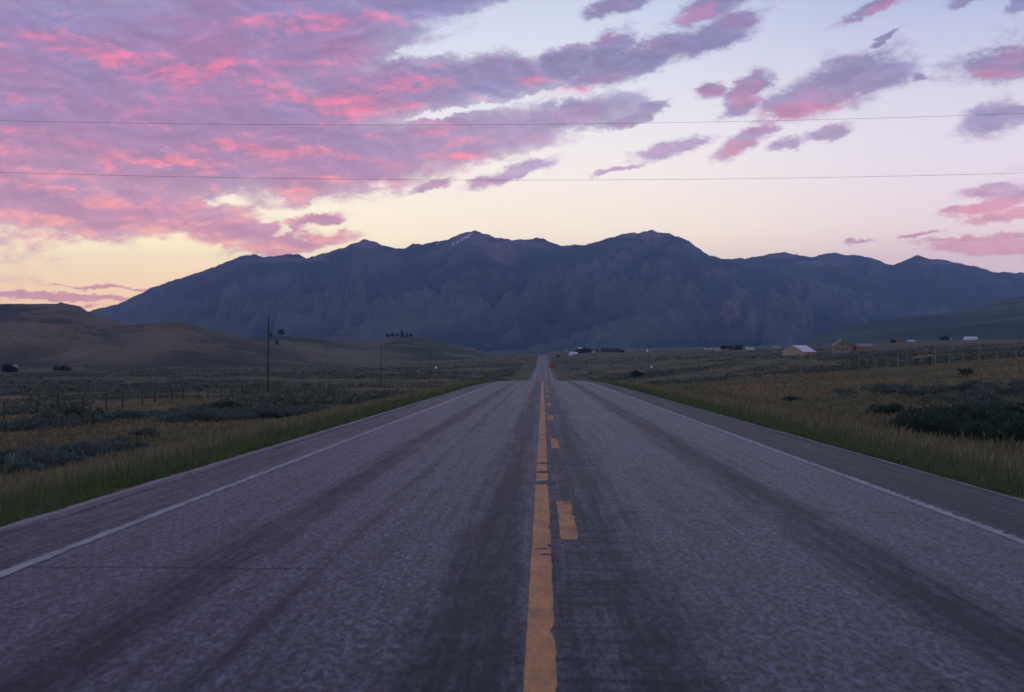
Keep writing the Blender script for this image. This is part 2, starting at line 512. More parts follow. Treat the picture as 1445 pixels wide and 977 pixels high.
def m_asphalt():
    m, t, b = mat('worn_asphalt')
    co = t.n('ShaderNodeTexCoord').outputs['Object']
    x, y, z = t.sep(co)
    # lateral wobble so the worn bands are not ruled lines
    wob = t.m('MULTIPLY', t.m('SUBTRACT', t.noise(t.mapping(co, scale=(0.0, 0.16, 0)), 1, 3, 0.6), 0.5), 0.5)
    pat = t.m('MULTIPLY', t.m('SUBTRACT', t.noise(t.mapping(co, scale=(3.0, 0.30, 1)), 1, 7, 0.78), 0.5), 0.36)
    xx = t.m('ADD', x, t.m('ADD', t.m('MULTIPLY', wob, 0.5), pat))
    def band(c, w, soft, amt):
        d = t.m('ABSOLUTE', t.m('SUBTRACT', xx, c))
        return t.ss(d, w, w + soft, amt, 0.0)
    dark = band(-2.28, 0.02, 0.36, 0.74)
    for a in ((-0.38, 0.03, 0.42, 0.88), (0.34, 0.12, 0.62, 0.60), (-4.46, 0.03, 0.06, 0.9), (4.55, 0.03, 0.06, 0.8), (2.36, 0.03, 0.44, 0.82), (-1.55, 0.01, 0.10, 0.45), (4.45, 0.45, 0.2, 0.95),
              (-4.05, 0.15, 0.35, 0.5)):
        dark = t.m('MAXIMUM', dark, band(*a))
    # patchiness: tar and polished aggregate
    blotch = t.ss(t.noise(t.mapping(co, scale=(4.5, 1.0, 1)), 1, 8, 0.80), 0.34, 0.66, -0.26, 0.26)
    dark = t.m('ADD', dark, blotch)
    grit = t.noise(t.mapping(co, scale=(26, 8, 1)), 1, 5, 0.9)
    grit2 = t.noise(t.mapping(co, loc=(3, 8, 1), scale=(22, 7.0, 1)), 1, 6, 0.85)
    dark = t.m('ADD', dark, t.ss(grit2, 0.32, 0.68, -0.45, 0.45))
    strk = t.noise(t.mapping(co, scale=(7.0, 0.10, 1)), 1, 5, 0.75, 0.3)
    dark = t.m('ADD', dark, t.ss(strk, 0.36, 0.64, -0.24, 0.28))
    # rumble cuts just right of the yellow line: short cross streaks
    st = t.noise(t.mapping(co, scale=(0.9, 7.5, 1)), 1, 3, 0.6)
    cut = t.m('MULTIPLY', t.ss(st, 0.50, 0.64), t.ss(t.m('ABSOLUTE', t.m('SUBTRACT', x, 0.34)), 0.16, 0.5, 0.55, 0.0))
    dark = t.m('ADD', dark, cut)
    # ripple cuts under the right edge line
    rip = t.m('MULTIPLY', t.ss(t.m('SINE', t.m('MULTIPLY', y, 2 * math.pi / 0.3)), 0.2, 0.9), t.ss(t.m('ABSOLUTE', t.m('SUBTRACT', x, 3.97)), 0.08, 0.16, 0.5, 0.0))
    dark = t.m('ADD', dark, rip)
    # dark hairline on the outer side of the edge lines and thin cross cracks
    def line(v, w, amt): return t.ss(t.m('ABSOLUTE', v), w * 0.4, w, amt, 0.0)
    cy = t.m('MULTIPLY', t.m('SUBTRACT', t.noise(t.mapping(co, scale=(1.3, 0.2, 1)), 1, 5, 0.6), 0.5), 0.30)
    yy = t.m('ADD', y, cy)
    for (yc, x0, x1, w, amt) in ((9.55, -5, -1.6, 0.045, 0.85), (21.4, -3.6, 0.0, 0.06, 0.5), (13.3, 0.9, 5, 0.045, 0.5), (29.6, -2.6, -1.5, 0.14, 0.5), (30.9, -2.4, -1.6, 0.10, 0.4), (32.6, -2.5, -1.45, 0.12, 0.4), (35.5, -2.3, -1.5, 0.12, 0.35),
                               (16.6, 0.1, 1.6, 0.05, 0.4), (47.0, -3.6, 3.6, 0.16, 0.4), (71.0, -3.6, 3.6, 0.3, 0.4), (98.0, -3.6, 3.6, 0.4, 0.4)):
        inx = t.m('MULTIPLY', t.ss(x, x0 - 0.2, x0), t.ss(x, x1, x1 + 0.2, 1.0, 0.0))
        dark = t.m('ADD', dark, t.m('MULTIPLY', line(t.m('SUBTRACT', yy, yc), w, amt), inx))
    light = t.mix(t.ss(grit, 0.40, 0.60), (0.008, 0.010, 0.017, 1), (0.146, 0.150, 0.205, 1))
    dk = t.mix(t.ss(grit, 0.34, 0.68), (0.0005, 0.001, 0.002, 1), (0.022, 0.026, 0.038, 1))
    col = t.mix(t.m('MINIMUM', t.m('MAXIMUM', dark, 0.0), 1.0), light, dk)
    # worn pale gravelly lip
    lip = t.m('MAXIMUM', t.ss(xx, -4.32, -4.42), t.m('MULTIPLY', t.ss(t.m('ABSOLUTE', t.m('SUBTRACT', x, 4.78)), 0.05, 0.11, 1.0, 0.0), 0.8))
    col = t.mix(t.m('MULTIPLY', lip, 0.0), col, lin(150, 140, 145))
    mott = t.v('SCALE', col, None); t.put(mott.node.inputs['Scale'], t.ss(grit2, 0.40, 0.60, 0.42, 1.6))
    t.put(b.inputs['Base Color'], mott)
    t.put(b.inputs['Roughness'], t.ss(dark, 0.0, 1.0, 0.50, 0.62))
    b.inputs['Specular IOR Level'].default_value = 0.07
    b.inputs['Sheen Weight'].default_value = 0.07
    b.inputs['Sheen Roughness'].default_value = 0.35
    b.inputs['Sheen Tint'].default_value = (0.8, 0.82, 1, 1)
    bp = t.n('ShaderNodeBump'); bp.inputs['Strength'].default_value = 0.35; bp.inputs['Distance'].default_value = 0.004
    t.put(bp.inputs['Height'], t.m('ADD', grit, t.m('MULTIPLY', grit2, 0.8)))
    t.put(b.inputs['Normal'], bp.outputs[0])
    return m


def m_paint(name, c, c2, wear, hole=lin(40, 40, 50)):
    m, t, b = mat(name)
    co = t.n('ShaderNodeTexCoord').outputs['Object']
    n1 = t.noise(t.mapping(co, scale=(7, 2.0, 1)), 1, 6, 0.7)
    n2 = t.noise(t.mapping(co, scale=(9, 24.0, 1)), 1, 4, 0.6)
    g = t.noise(co, 60, 4, 0.7)
    base = t.mix(t.ss(n1, 0.35, 0.65), c, c2)
    base = t.mix(t.ss(g, 0.45, 0.70, 0.0, 0.5), base, hole)
    chip = t.ss(t.m('ADD', t.m('MULTIPLY', n1, 0.5), t.m('MULTIPLY', n2, 0.5)), wear, wear + 0.05)
    t.put(b.inputs['Base Color'], t.mix(t.m('MULTIPLY', chip, 0.85), base, hole))
    b.inputs['Roughness'].default_value = 0.7
    return m


def m_gravel():
    m, t, b = mat('gravel_lip')
    co = t.n('ShaderNodeTexCoord').outputs['Object']
    v = t.n('ShaderNodeTexVoronoi'); t.put(v.inputs['Vector'], co); v.inputs['Scale'].default_value = 45
    g = t.noise(co, 12, 5, 0.7)
    col = t.mix(v.outputs['Color'], lin(120, 112, 116), lin(176, 166, 170))
    col = t.mix(t.ss(g, 0.4, 0.7, 0.0, 0.55), col, lin(62, 58, 60))
    t.put(b.inputs['Base Color'], col); b.inputs['Roughness'].default_value = 0.9
    return m


def m_ground():
    m, t, b = mat('dry_grassland')
    co = t.n('ShaderNodeTexCoord').outputs['Object']
    x, y, z = t.sep(co)
    big = t.noise(t.mapping(co, scale=(0.0045, 0.016, 1)), 1, 6, 0.62, 0.5)
    med = t.noise(t.mapping(co, loc=(9, 4, 2), scale=(0.03, 0.07, 1)), 1, 6, 0.66, 0.4)
    fin = t.noise(t.mapping(co, scale=(1.1, 1.6, 1)), 1, 6, 0.75)
    brown = t.mix(t.ss(fin, 0.3, 0.7), lin(96, 76, 54), lin(160, 126, 86))
    green = t.mix(t.ss(fin, 0.3, 0.7), lin(56, 68, 42), lin(100, 112, 66))
    sagec = t.mix(t.ss(fin, 0.3, 0.7), lin(44, 56, 48), lin(92, 104, 90))
    col = t.mix(t.ss(med, 0.42, 0.58), brown, green)
    far = t.ss(y, 60.0, 260.0)
    col = t.mix(t.m('MULTIPLY', t.ss(big, 0.40, 0.60), t.m('MULTIPLY', far, 0.9)), col, sagec)
    col = t.mix(t.m('MULTIPLY', t.ss(big, 0.60, 0.68), far), col, t.mix(0.5, green, lin(34, 46, 36)))
    # tan strips of mown hay
    hay = t.noise(t.mapping(co, loc=(3, 1, 5), scale=(0.003, 0.030, 1)), 1, 3, 0.5)
    col = t.mix(t.m('MULTIPLY', t.ss(hay, 0.60, 0.68, 0.0, 0.6), far), col, lin(138, 110, 78))
    t.put(b.inputs['Base Color'], col)
    b.inputs['Roughness'].default_value = 0.95
    b.inputs['Specular IOR Level'].default_value = 0.15
    bp = t.n('ShaderNodeBump'); bp.inputs['Strength'].default_value = 0.8; bp.inputs['Distance'].default_value = 0.25
    t.put(bp.inputs['Height'], fin); t.put(b.inputs['Normal'], bp.outputs[0])
    return m


def m_hill(name, dry, green, gs=0.004):
    m, t, b = mat(name)
    co = t.n('ShaderNodeTexCoord').outputs['Object']
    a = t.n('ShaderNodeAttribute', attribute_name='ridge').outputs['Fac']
    n = t.noise(t.mapping(co, rot=(0, 0, R(-25)), scale=(gs, gs * 0.35, gs * 3)), 1, 7, 0.62, 0.8)
    f = t.noise(co, gs * 22, 6, 0.8)
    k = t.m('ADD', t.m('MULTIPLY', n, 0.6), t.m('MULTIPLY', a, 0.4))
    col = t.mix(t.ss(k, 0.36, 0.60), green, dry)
    sc = t.v('SCALE', col, None); t.put(sc.node.inputs['Scale'], t.ss(f, 0.25, 0.75, 0.62, 1.4))
    t.put(b.inputs['Base Color'], sc)
    b.inputs['Roughness'].default_value = 0.95; b.inputs['Specular IOR Level'].default_value = 0.1
    return m


def m_mountain(name, k=1.0):
    m, t, b = mat(name)
    co = t.n('ShaderNodeTexCoord').outputs['Object']
    x, y, z = t.sep(co)
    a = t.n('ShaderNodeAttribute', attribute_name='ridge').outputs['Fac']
    rk = t.n('ShaderNodeAttribute', attribute_name='rocky').outputs['Fac']
    sn = t.n('ShaderNodeAttribute', attribute_name='snow').outputs['Fac']
    f = t.noise(t.mapping(co, scale=(1, 0.5, 1)), 0.018, 8, 0.8)
    n = t.noise(co, 0.0012, 7, 0.68, 0.6)
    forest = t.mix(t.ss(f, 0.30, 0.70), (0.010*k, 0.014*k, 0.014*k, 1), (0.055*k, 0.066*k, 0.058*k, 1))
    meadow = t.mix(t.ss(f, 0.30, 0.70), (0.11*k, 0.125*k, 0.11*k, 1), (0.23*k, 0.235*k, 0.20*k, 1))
    rock = t.mix(t.ss(f, 0.30, 0.70), (0.13*k, 0.095*k, 0.095*k, 1), (0.38*k, 0.28*k, 0.27*k, 1))
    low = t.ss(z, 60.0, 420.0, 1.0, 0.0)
    mk = t.ss(t.m('ADD', t.m('ADD', t.m('MULTIPLY', a, 1.6), t.m('MULTIPLY', n, 0.45)), t.m('MULTIPLY', low, 0.24)), 0.95, 1.35)  # pale spurs, dark gullies: plant cover that also paints in the relief shading
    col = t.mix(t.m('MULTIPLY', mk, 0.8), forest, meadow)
    rr = t.ss(t.m('ADD', rk, t.m('MULTIPLY', t.m('SUBTRACT', n, 0.5), 1.3)), 0.35, 0.75)
    col = t.mix(t.m('MULTIPLY', rr, 0.95), col, rock)
    col = t.mix(t.ss(t.m('ADD', sn, t.m('MULTIPLY', t.m('SUBTRACT', f, 0.5), 2.2)), 0.55, 0.75), col, (0.85, 0.87, 0.95, 1))
    t.put(b.inputs['Base Color'], col)
    b.inputs['Roughness'].default_value = 0.95; b.inputs['Specular IOR Level'].default_value = 0.1
    bp = t.n('ShaderNodeBump'); bp.inputs['Strength'].default_value = 0.9; bp.inputs['Distance'].default_value = 25
    t.put(bp.inputs['Height'], f); t.put(b.inputs['Normal'], bp.outputs[0])
    return m


# ------------------------------------------------------------------ the lie of the land
EL, ER = -4.62, 5.0                      # paved edges


def zr(y):
    """road surface height along the road"""
    y = np.asarray(y, float)
    near = -0.00769 * y - 0.00008 * np.clip(y - 85, 0, None) ** 2
    y0, z0, m0 = 285.0, -0.00769 * 285 - 0.00008 * 200 ** 2, -0.00769 - 0.00016 * 200
    def herm(y, a, za, ma, b, zb, mb):
        h = b - a; t = np.clip((y - a) / h, 0, 1)
        return (2*t**3-3*t**2+1)*za + (t**3-2*t**2+t)*h*ma + (-2*t**3+3*t**2)*zb + (t**3-t**2)*h*mb
    z = np.where(y < 285, near, herm(y, y0, z0, m0, 400, -7.55, 0))
    z = np.where(y > 400, -7.55 + 0 * y, z)
    z = np.where(y > 860, herm(y, 860, -7.55, 0, 1180, -3.2, 0.021), z)
    z = np.where(y > 1180, herm(y, 1180, -3.2, 0.021, 1360, 0.0, 0.006), z)
    z = np.where(y > 1360, herm(y, 1360, 0.0, 0.006, 2200, -4.0, 0), z)
    return z


_cp = [(-15,0,-1.4),(-15,30,-1.7),(-15,70,-2.2),(-15,120,-2.7),(-35,0,-2.3),(-35,60,-2.7),(-35,104,-3.0),(-35,136,-3.2),(-30,149,-3.3),
       (-30,257,-4.9),(-30,365,-6.5),(-30,473,-7.5),(-100,200,-5.5),(-100,100,-4.6),(-100,0,-4.0),(-200,450,-7.6),(-300,900,-7.6),(-60,900,-7.6),
       (-60,700,-7.7),(-20,600,-7.9),(-60,1337,-3.5),(-15,1337,-0.6),P(450,513,1500),P(200,519,1000),P(0,526,750),P(600,509,1750),P(690,502.5,2000),
       (-5000,6000,-8),(0,6000,5),(0,3000,-3),(5000,6000,60),(-2000,3000,-9),
       P(1445,483,2200),P(1085,491,2200),P(900,496,2200),P(800,500,1800),(15,0,-0.35),(15,30,-0.75),(13,50,-0.95),(15,90,-1.1),(15,120,-1.3),
       (24,40,-0.7),(28,90,-0.5),(42,0,0.7),(42,60,0.7),(42,123,0.65),(42,150,0.25),(42,162,0.0),(42,198,-0.8),(42,271,-2.8),(42,331,-3.6),(42,450,-5.4),
       (42,700,-5.8),(15,500,-7.6),(15,700,-7.6),(40,950,-5.0),(40,1337,0.8),P(1131,503,750),P(1189,500,750),P(1215,495,800),P(1445,499,400),P(1445,490,900),
       P(1200,509,300),P(1100,513,350),P(1030,494.5,1500),P(850,498,1400),P(1275,484,1500),P(1350,481,1700),
       (-5000,0,-10),(5000,0,40),(0,-2000,4),(60,-60,1),(-60,-60,-1.5),(3000,-5000,20),(-3000,-5000,0),(0,-12000,10),(0,13000,30),(12000,6000,120),(-12000,6000,-8)]
_cp = np.array(_cp, float)
def _wp(x, y): return np.stack([np.arcsinh(np.asarray(x, float) / 14), np.arcsinh(np.asarray(y, float) / 70) * 1.6], -1)
_cw = _wp(_cp[:, 0], _cp[:, 1])
_K = np.sqrt(((_cw[:, None] - _cw[None]) ** 2).sum(-1) + 0.01)
_A = np.block([[_K, np.ones((len(_cp), 1))], [np.ones((1, len(_cp))), np.zeros((1, 1))]])
_wt = np.linalg.solve(_A, np.concatenate([_cp[:, 2], [0]]))


def gz(x, y):
    """ground height"""
    x = np.asarray(x, float); y = np.asarray(y, float)
    shp = np.broadcast(x, y).shape
    x = np.broadcast_to(x, shp).ravel(); y = np.broadcast_to(y, shp).ravel()
    out = np.empty(len(x))
    for s in range(0, len(x), 20000):
        q = _wp(x[s:s+20000], y[s:s+20000])
        K = np.sqrt(((q[:, None] - _cw[None]) ** 2).sum(-1) + 0.01)
        out[s:s+20000] = K @ _wt[:-1] + _wt[-1]
    dist = np.hypot(x, y)
    amp = np.clip(dist / 260, 0.12, 2.2)
    out = out + amp * 0.55 * fbm(x / 34, y / 34, 4, 3) + 0.06 * fbm(x / 2.3, y / 2.3, 3, 8) * np.clip(1.3 - dist / 150, 0, 1)
    road = zr(y)
    s = np.where(x < 0, EL - x, x - ER)
    k = sstep(0.25, 9.5, s)
    verge = road - 0.03 - 0.10 * np.clip(s, 0, 9)
    verge = np.where(s < 0, road - 0.09, verge - 0.03 * sstep(0, 0.3, s))
    lim = sstep(1500, 2400, y)
    k = np.maximum(k, lim)
    out = verge * (1 - k) + out * k
    out = np.where((s < 0.0) & (y < 2300), road - 0.09, out)
    return out.reshape(shp)


def gz1(x, y): return float(gz(np.array([x]), np.array([y]))[0])


# ground sheet
g = [0.4]
while g[-1] < 14000: g.append(g[-1] * 1.042 + 0.22)
g = np.array(g)
xl = np.concatenate([(EL - g)[::-1], [EL - 0.12, EL + 0.05, -2, 0, 2.5, ER - 0.05, ER + 0.12], ER + g])
gy = [0.0]
while gy[-1] < 14000: gy.append(gy[-1] + max(0.8, gy[-1] * 0.012) if gy[-1] < 2500 else gy[-1] * 1.05)
gy = np.array(gy)
yb = [0.0]
while yb[-1] > -13000: yb.append(yb[-1] * 1.25 - 2.0)
yl = np.concatenate([np.array(yb[1:])[::-1], gy])
xl = np.clip(xl, -14000, 14000); yl = np.clip(yl, -13000, 14000)
GX, GY = np.meshgrid(xl, yl)
GZ = gz(GX, GY)
ground = mesh_np('ground', np.stack([GX, GY, GZ], -1).reshape(-1, 3), grid_faces(len(yl), len(xl)), m_ground(), smooth=True)
tag(ground, 'dry brown and green rangeland spreading on both sides of the road', kind='structure')

# ------------------------------------------------------------------ road
ry = np.concatenate([np.arange(-60, 0, 4), np.arange(0, 40, 0.5), np.arange(40, 300, 2), np.arange(300, 2250, 10)]).astype(float)
def edge_w(y, sd): return 0.025 * fbm(y / 1.3, y * 0 + sd, 4, sd) * 1.2
cols = [EL, EL + 0.3, -3, -1.5, 0, 1.5, 3, ER - 0.3, ER]
V = []
for y in ry:
    pass
YY = np.repeat(ry[:, None], len(cols), 1); XX = np.repeat(np.array(cols)[None], len(ry), 0).copy()
XX[:, 0] += edge_w(ry, 5); XX[:, -1] += edge_w(ry, 9)
ZZ = zr(YY)
sk = np.stack([np.concatenate([XX[:, :1], XX, XX[:, -1:]], 1), np.concatenate([YY[:, :1], YY, YY[:, :1]], 1), np.concatenate([ZZ[:, :1] - 0.14, ZZ, ZZ[:, :1] - 0.14], 1)], -1)
road = mesh_np('road', sk.reshape(-1, 3), grid_faces(len(ry), len(cols) + 2), m_asphalt())
tag(road, 'two lane asphalt highway running straight to the mountains', kind='structure')

paint_y = m_paint('yellow_line_paint', lin(222, 152, 84), lin(188, 126, 80), 0.60)
paint_d = m_paint('worn_dash_paint', lin(222, 152, 84), lin(180, 122, 80), 0.545)
paint_w = m_paint('white_line_paint', lin(178, 172, 174), lin(132, 128, 136), 0.60, lin(86, 84, 92))
def ribbon(name, x0, x1, y0, y1, mt, step, jl=0.0, jr=0.0, sd=0, lift=0.004, rip=0.0, parent=road):
    ys = np.arange(y0, y1 + step * 0.5, step)
    n = len(ys)
    fade = np.clip(1.4 - ys / 120, 0.2, 1)
    a = x0 + jl * fbm(ys * 2.2, ys * 0 + sd, 4, sd) * fade
    b = x1 + jr * (fbm(ys * 3.5, ys * 0 + 3 + sd, 3, sd + 4) - np.clip(fbm(ys * 2.6, ys * 0, 2, sd + 7) - 0.25, 0, 1) * 6) * fade
    if rip:
        b = b + rip * np.sin(ys * 2 * math.pi / 0.3) * sstep(40, 12, ys)
        a = a + 0.3 * rip * np.sin(ys * 2 * math.pi / 0.3) * sstep(40, 12, ys)
    z = zr(ys) + lift
    v = np.stack([np.stack([a, ys, z], 1), np.stack([b, ys, z], 1)], 1).reshape(-1, 3)
    return mesh_np(name, v, grid_faces(n, 2), mt, parent)
ribbon('centre_line', -0.085, 0.062, 1.0, 150, paint_y, 0.06, 0.002, 0.007, 1)
ribbon('centre_line', -0.085, 0.055, 150, 2100, paint_y, 5, 0, 0, 1)
ribbon('edge_line', -3.69, -3.59, 1.0, 160, paint_w, 0.08, 0.012, 0.012, 2, rip=0.004)
ribbon('edge_line', -3.70, -3.58, 160, 2100, paint_w, 5, 0, 0, 2)
ribbon('edge_line', 3.775, 3.88, 1.0, 160, paint_w, 0.05, 0.01, 0.012, 3, rip=0.013)
ribbon('edge_line', 3.755, 3.89, 160, 2100, paint_w, 5, 0, 0, 3)
k = 0
yd = 11.15
while yd < 170:
    ribbon('dash', 0.145, 0.285, yd, yd + 3.15, paint_d, 0.06, 0.008, 0.010, 20 + k)
    yd += 12.2; k += 1
while yd < 1300:
    ribbon('dash', 0.145, 0.285, yd, yd + 3.15, paint_y, 3.15, 0, 0, 20)
    yd += 12.2
# tar spots across the yellow line
tar = simple('tar', (0.018, 0.019, 0.024), 0.6, 0.2, 8)
for (px, py, w, l) in ((767, 654, 0.19, 0.30), (766, 666.5, 0.20, 0.42), (767, 681.5, 0.22, 0.55), (765, 621, 0.14, 0.25), (766, 775, 0.09, 0.06), (771, 783, 0.10, 0.07)):
    D = F * EYE / (py - 515); xc = (px - 766) / (py - 515) * EYE
    n = 18; pts = []
    for i in range(n):
        a = 2 * math.pi * i / n
        rr = 1 + 0.22 * random.uniform(-1, 1)
        yy = D + math.sin(a) * l / 2 * rr
        pts.append((xc + math.cos(a) * w / 2 * rr, yy, float(zr(yy)) + 0.008))
    MB().poly(pts, [tuple(range(n))]).build('tar_spot', tar, road)
# gravel lips
grav = m_gravel()
def lipmesh(x0, x1, sd, drop):
    ys = np.concatenate([np.arange(0, 60, 0.25), np.arange(60, 1400, 3)])
    a = x0 + 0.045 * fbm(ys / 1.1, ys * 0 + sd, 4, sd) ; b = np.full_like(ys, x1)
    c = (a + b) / 2
    z = zr(ys)
    L = np.stack([np.stack([a, ys, z - drop], 1), np.stack([c, ys, z - 0.02], 1), np.stack([b, ys, z - 0.035], 1)], 1)
    if x0 > x1: L = L[:, ::-1]
    o = mesh_np('gravel_edge', L.reshape(-1, 3), grid_faces(len(ys), 3), grav)
    tag(o, 'pale gravel lip along the %s edge of the asphalt' % ('left' if x0 < 0 else 'right'), kind='structure')
lipmesh(EL - 0.34, EL + 0.12, 31, 0.075)
lipmesh(ER + 0.30, ER - 0.10, 37, 0.085)

# ------------------------------------------------------------------ hills and mountains
def profile(pts):
    a = np.array([ray(px, py) for px, py in pts])
    o = np.argsort(a[:, 0])
    return a[o, 0], a[o, 1]


class Fan:
    """a ridge: crest line read as directions, given its own distance, front slope and back slope"""
    def __init__(s, name, label, pts, Dc, Df, Db, zfoot, mt, nt, ns, t0, t1, amp, scale, skew, pw=1.0, rough=0.0, seed=0, el=2.4):
        s.pt, s.pe = profile(pts); s.Dc = Dc; s.Df = Df; s.Db = Db; s.zf = zfoot
        s.el = el; s.amp = amp; s.sc = scale; s.skew = skew; s.pw = pw; s.rough = rough; s.seed = seed
        t = np.linspace(t0, t1, nt)
        r = np.concatenate([np.linspace(0, 1, ns), 1 + np.linspace(0, 1, 14)[1:] ** 1.3])
        T, S = np.meshgrid(t, r)
        Dcv = Dc(T) if callable(Dc) else Dc + 0 * T
        Dfv = Df(T) if callable(Df) else Df + 0 * T
        D = np.where(S <= 1, Dfv + (Dcv - Dfv) * S, Dcv + (Db - Dcv) * (S - 1))
        X = T * D; Y = D
        Z, rg = s.z(X, Y)
        s.o = mesh_np(name, np.stack([X, Y, Z], -1).reshape(-1, 3), grid_faces(len(r), nt), mt, smooth=True)
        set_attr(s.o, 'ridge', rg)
        tag(s.o, label, kind='structure')
        s.T, s.S, s.X, s.Y, s.Z = T, S, X, Y, Z

    def z(s, X, Y):
        T = X / Y
        Dcv = s.Dc(T) if callable(s.Dc) else s.Dc + 0 * T
        Dfv = s.Df(T) if callable(s.Df) else s.Df + 0 * T
        S = np.where(Y <= Dcv, (Y - Dfv) / (Dcv - Dfv), 1 + (Y - Dcv) / (s.Db - Dcv))
        hc = EYE + np.interp(T, s.pt, s.pe) * Dcv
        body = np.where(S <= 1, np.clip(S, 0, 1) ** s.pw, 1 - np.clip(S - 1, 0, 1) ** 1.2)
        u = (X + s.skew * (Y - Dcv)) / s.sc
        v = Y / (s.sc * s.el)
        wx = (0.5 if s.el < 3 else 0.28) * fbm(X / s.sc / 1.5, Y / s.sc / 1.5, 3, s.seed + 50)
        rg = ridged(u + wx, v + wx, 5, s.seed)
        env = np.clip(S, 0, 1) * np.clip(1.0 - S, 0, 1) * 4
        env = np.where(S < 1, np.clip(np.sin(np.clip(S, 0, 1) * math.pi), 0, 1) ** 0.8, 0.0)
        Z = s.zf + (hc - s.zf) * body + s.amp * (rg - 0.75) * env * np.clip((hc - s.zf) / 60 if s.amp < 30 else (hc - s.zf) / 400, 0, 1.2)
        if s.rough: Z = Z + s.rough * fbm(X / (s.rough * 9), Y / (s.rough * 18), 4, s.seed + 9, 0.65) * (0.35 + 0.65 * np.clip(S, 0, 1))
        # convexity-like value: ridges high, gullies low
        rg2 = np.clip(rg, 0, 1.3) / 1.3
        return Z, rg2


m1 = [(-700,520),(-300,498),(0,470),(126,439),(159,431.5),(186.5,421),(214,405.5),(238,398.6),(262.6,390),(294,380.6),(314.5,372),(335,363),(358,359),(373,363),
      (394,361),(418,359),(432,363.7),(453,359.5),(474,352),(487.5,350),(501,342),(514,337),(529,342),(546,347.8),(560,351),(574,350),(584,345),(600,343),
      (617.6,342),(635,337),(652,329.4),(669.5,326),(687,330.4),(697,334),(721.5,338.7),(742,338),(756,336.7),(766.4,337),(783.7,345),(804.5,347),(828.7,345),
      (846,340.8),(863,334),(887.5,329.4),(918.7,326),(939.4,328.7),(956.7,332.9),(974,342),(1000,360.5),(1040,372),(1100,388),(1180,402),(1300,430),(1445,458),(1700,495),(2200,520)]
m2 = [(300,470),(700,420),(900,385),(975,368),(1014,365),(1035,364.7),(1066,363),(1090,358.8),(1109,355.4),(1132,360.5),(1145.7,363),(1173,357),(1197.6,359.5),(1222,363),
      (1242.6,367.5),(1258,374),(1273.7,369),(1294.5,361),(1311.8,365),(1329,366.4),(1353,371),(1377.5,376.8),(1408.7,384.8),(1445,385.8),(1560,392),(1800,410),(2300,460)]
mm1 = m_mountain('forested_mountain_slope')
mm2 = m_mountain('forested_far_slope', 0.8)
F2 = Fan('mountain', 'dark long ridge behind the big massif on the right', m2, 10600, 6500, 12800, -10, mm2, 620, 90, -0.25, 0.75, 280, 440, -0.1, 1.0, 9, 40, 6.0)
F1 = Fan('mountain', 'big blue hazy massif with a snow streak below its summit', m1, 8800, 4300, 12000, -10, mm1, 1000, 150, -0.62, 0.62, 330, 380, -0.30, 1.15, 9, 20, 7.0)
# pinkish scree under the summit and right shoulder, a streak of snow on the summit's left flank
def attrs(fan, rocks, snows):
    px = 766 + (fan.T) * F * 1.0
    e = (fan.Z - EYE) / fan.Y
    py = 500 - e * F
    rk = np.zeros_like(px); sn = np.zeros_like(px)
    for (cx, cy, rx, ry_, an) in rocks:
        c, s = math.cos(R(an)), math.sin(R(an)); dx, dy = px - cx, py - cy
        q = np.hypot((dx * c - dy * s) / rx, (dx * s + dy * c) / ry_)
        rk = np.maximum(rk, np.clip(1.15 - q, 0, 1))
    for (x0, y0, x1, y1, w) in snows:
        tt = np.clip(((px - x0) * (x1 - x0) + (py - y0) * (y1 - y0)) / ((x1 - x0) ** 2 + (y1 - y0) ** 2), 0, 1)
        q = np.hypot(px - (x0 + tt * (x1 - x0)), py - (y0 + tt * (y1 - y0))) / w
        sn = np.maximum(sn, np.clip(1.0 - q * 0.5, 0, 1) * (fan.S <= 1))
    set_attr(fan.o, 'rocky', rk); set_attr(fan.o, 'snow', sn)
attrs(F1, [(700, 355, 46, 20, -30), (720, 345, 70, 9, 0), (515, 345, 34, 9, 0), (905, 333, 60, 8, 0), (400, 366, 80, 5, 0), (670, 334, 40, 7, 0), (698, 395, 8, 8, 0),
           (1030, 438, 22, 26, 0), (1065, 448, 14, 22, 0)], [(634, 346, 641, 343.5, 1.3), (641, 343.5, 653, 336.5, 1.6), (655, 336.5, 667, 329, 1.5), (617, 343.5, 624, 342.5, 1.0)])
attrs(F2, [(1160, 372, 60, 6, 0), (1100, 362, 40, 4, 0), (1320, 372, 50, 4, 0)], [])

hA = [(-700,470),(-300,440),(-100,432),(0,429),(50,429),(78,428.5),(86,427),(100,429.5),(105,431),(112,432),(120,438),(140,446),(165,454),(185,461),(215,474),(250,490),(300,505),(360,520),(420,530)]
hB = [(-700,520),(-100,500),(20,480),(100,467),(185,459),(215,456),(240,454),(244,452.5),(252,453),(258,455.5),(275,460),(300,467),(330,473),(355,479),(400,488),(450,500),(520,515),(560,525)]
hC = [(100,524),(230,506),(300,490),(355,479),(400,474.5),(430,475.5),(470,480),(505,483),(530,481),(548,477),(580,475.5),(600,478.5),(630,485),(645,489),(655,489),(668,491.5),(690,499.5),(712,505),(740,512)]
hD = [(1040,512),(1110,492),(1140,478),(1180,465),(1220,455),(1260,450.5),(1290,447),(1345,440),(1400,428),(1445,418),(1600,395),(1900,390),(2300,430)]
dryA = m_hill('dry_hill_grass', (0.185, 0.135, 0.085, 1), (0.056, 0.056, 0.038, 1), 0.006)
hillA = Fan('hill', 'bare brown hill with a rocky knob at the far left', hA, 1900, 900, 3000, -14, dryA, 420, 70, -0.85, -0.12, 14, 190, 0.7, 0.9, 0.8, 3)
hillB = Fan('hill', 'rounded middle hill on the left, lower than the one behind it', hB, 1500, 850, 2300, -14, dryA, 420, 60, -0.85, -0.08, 9, 150, 0.7, 0.85, 0.5, 5)
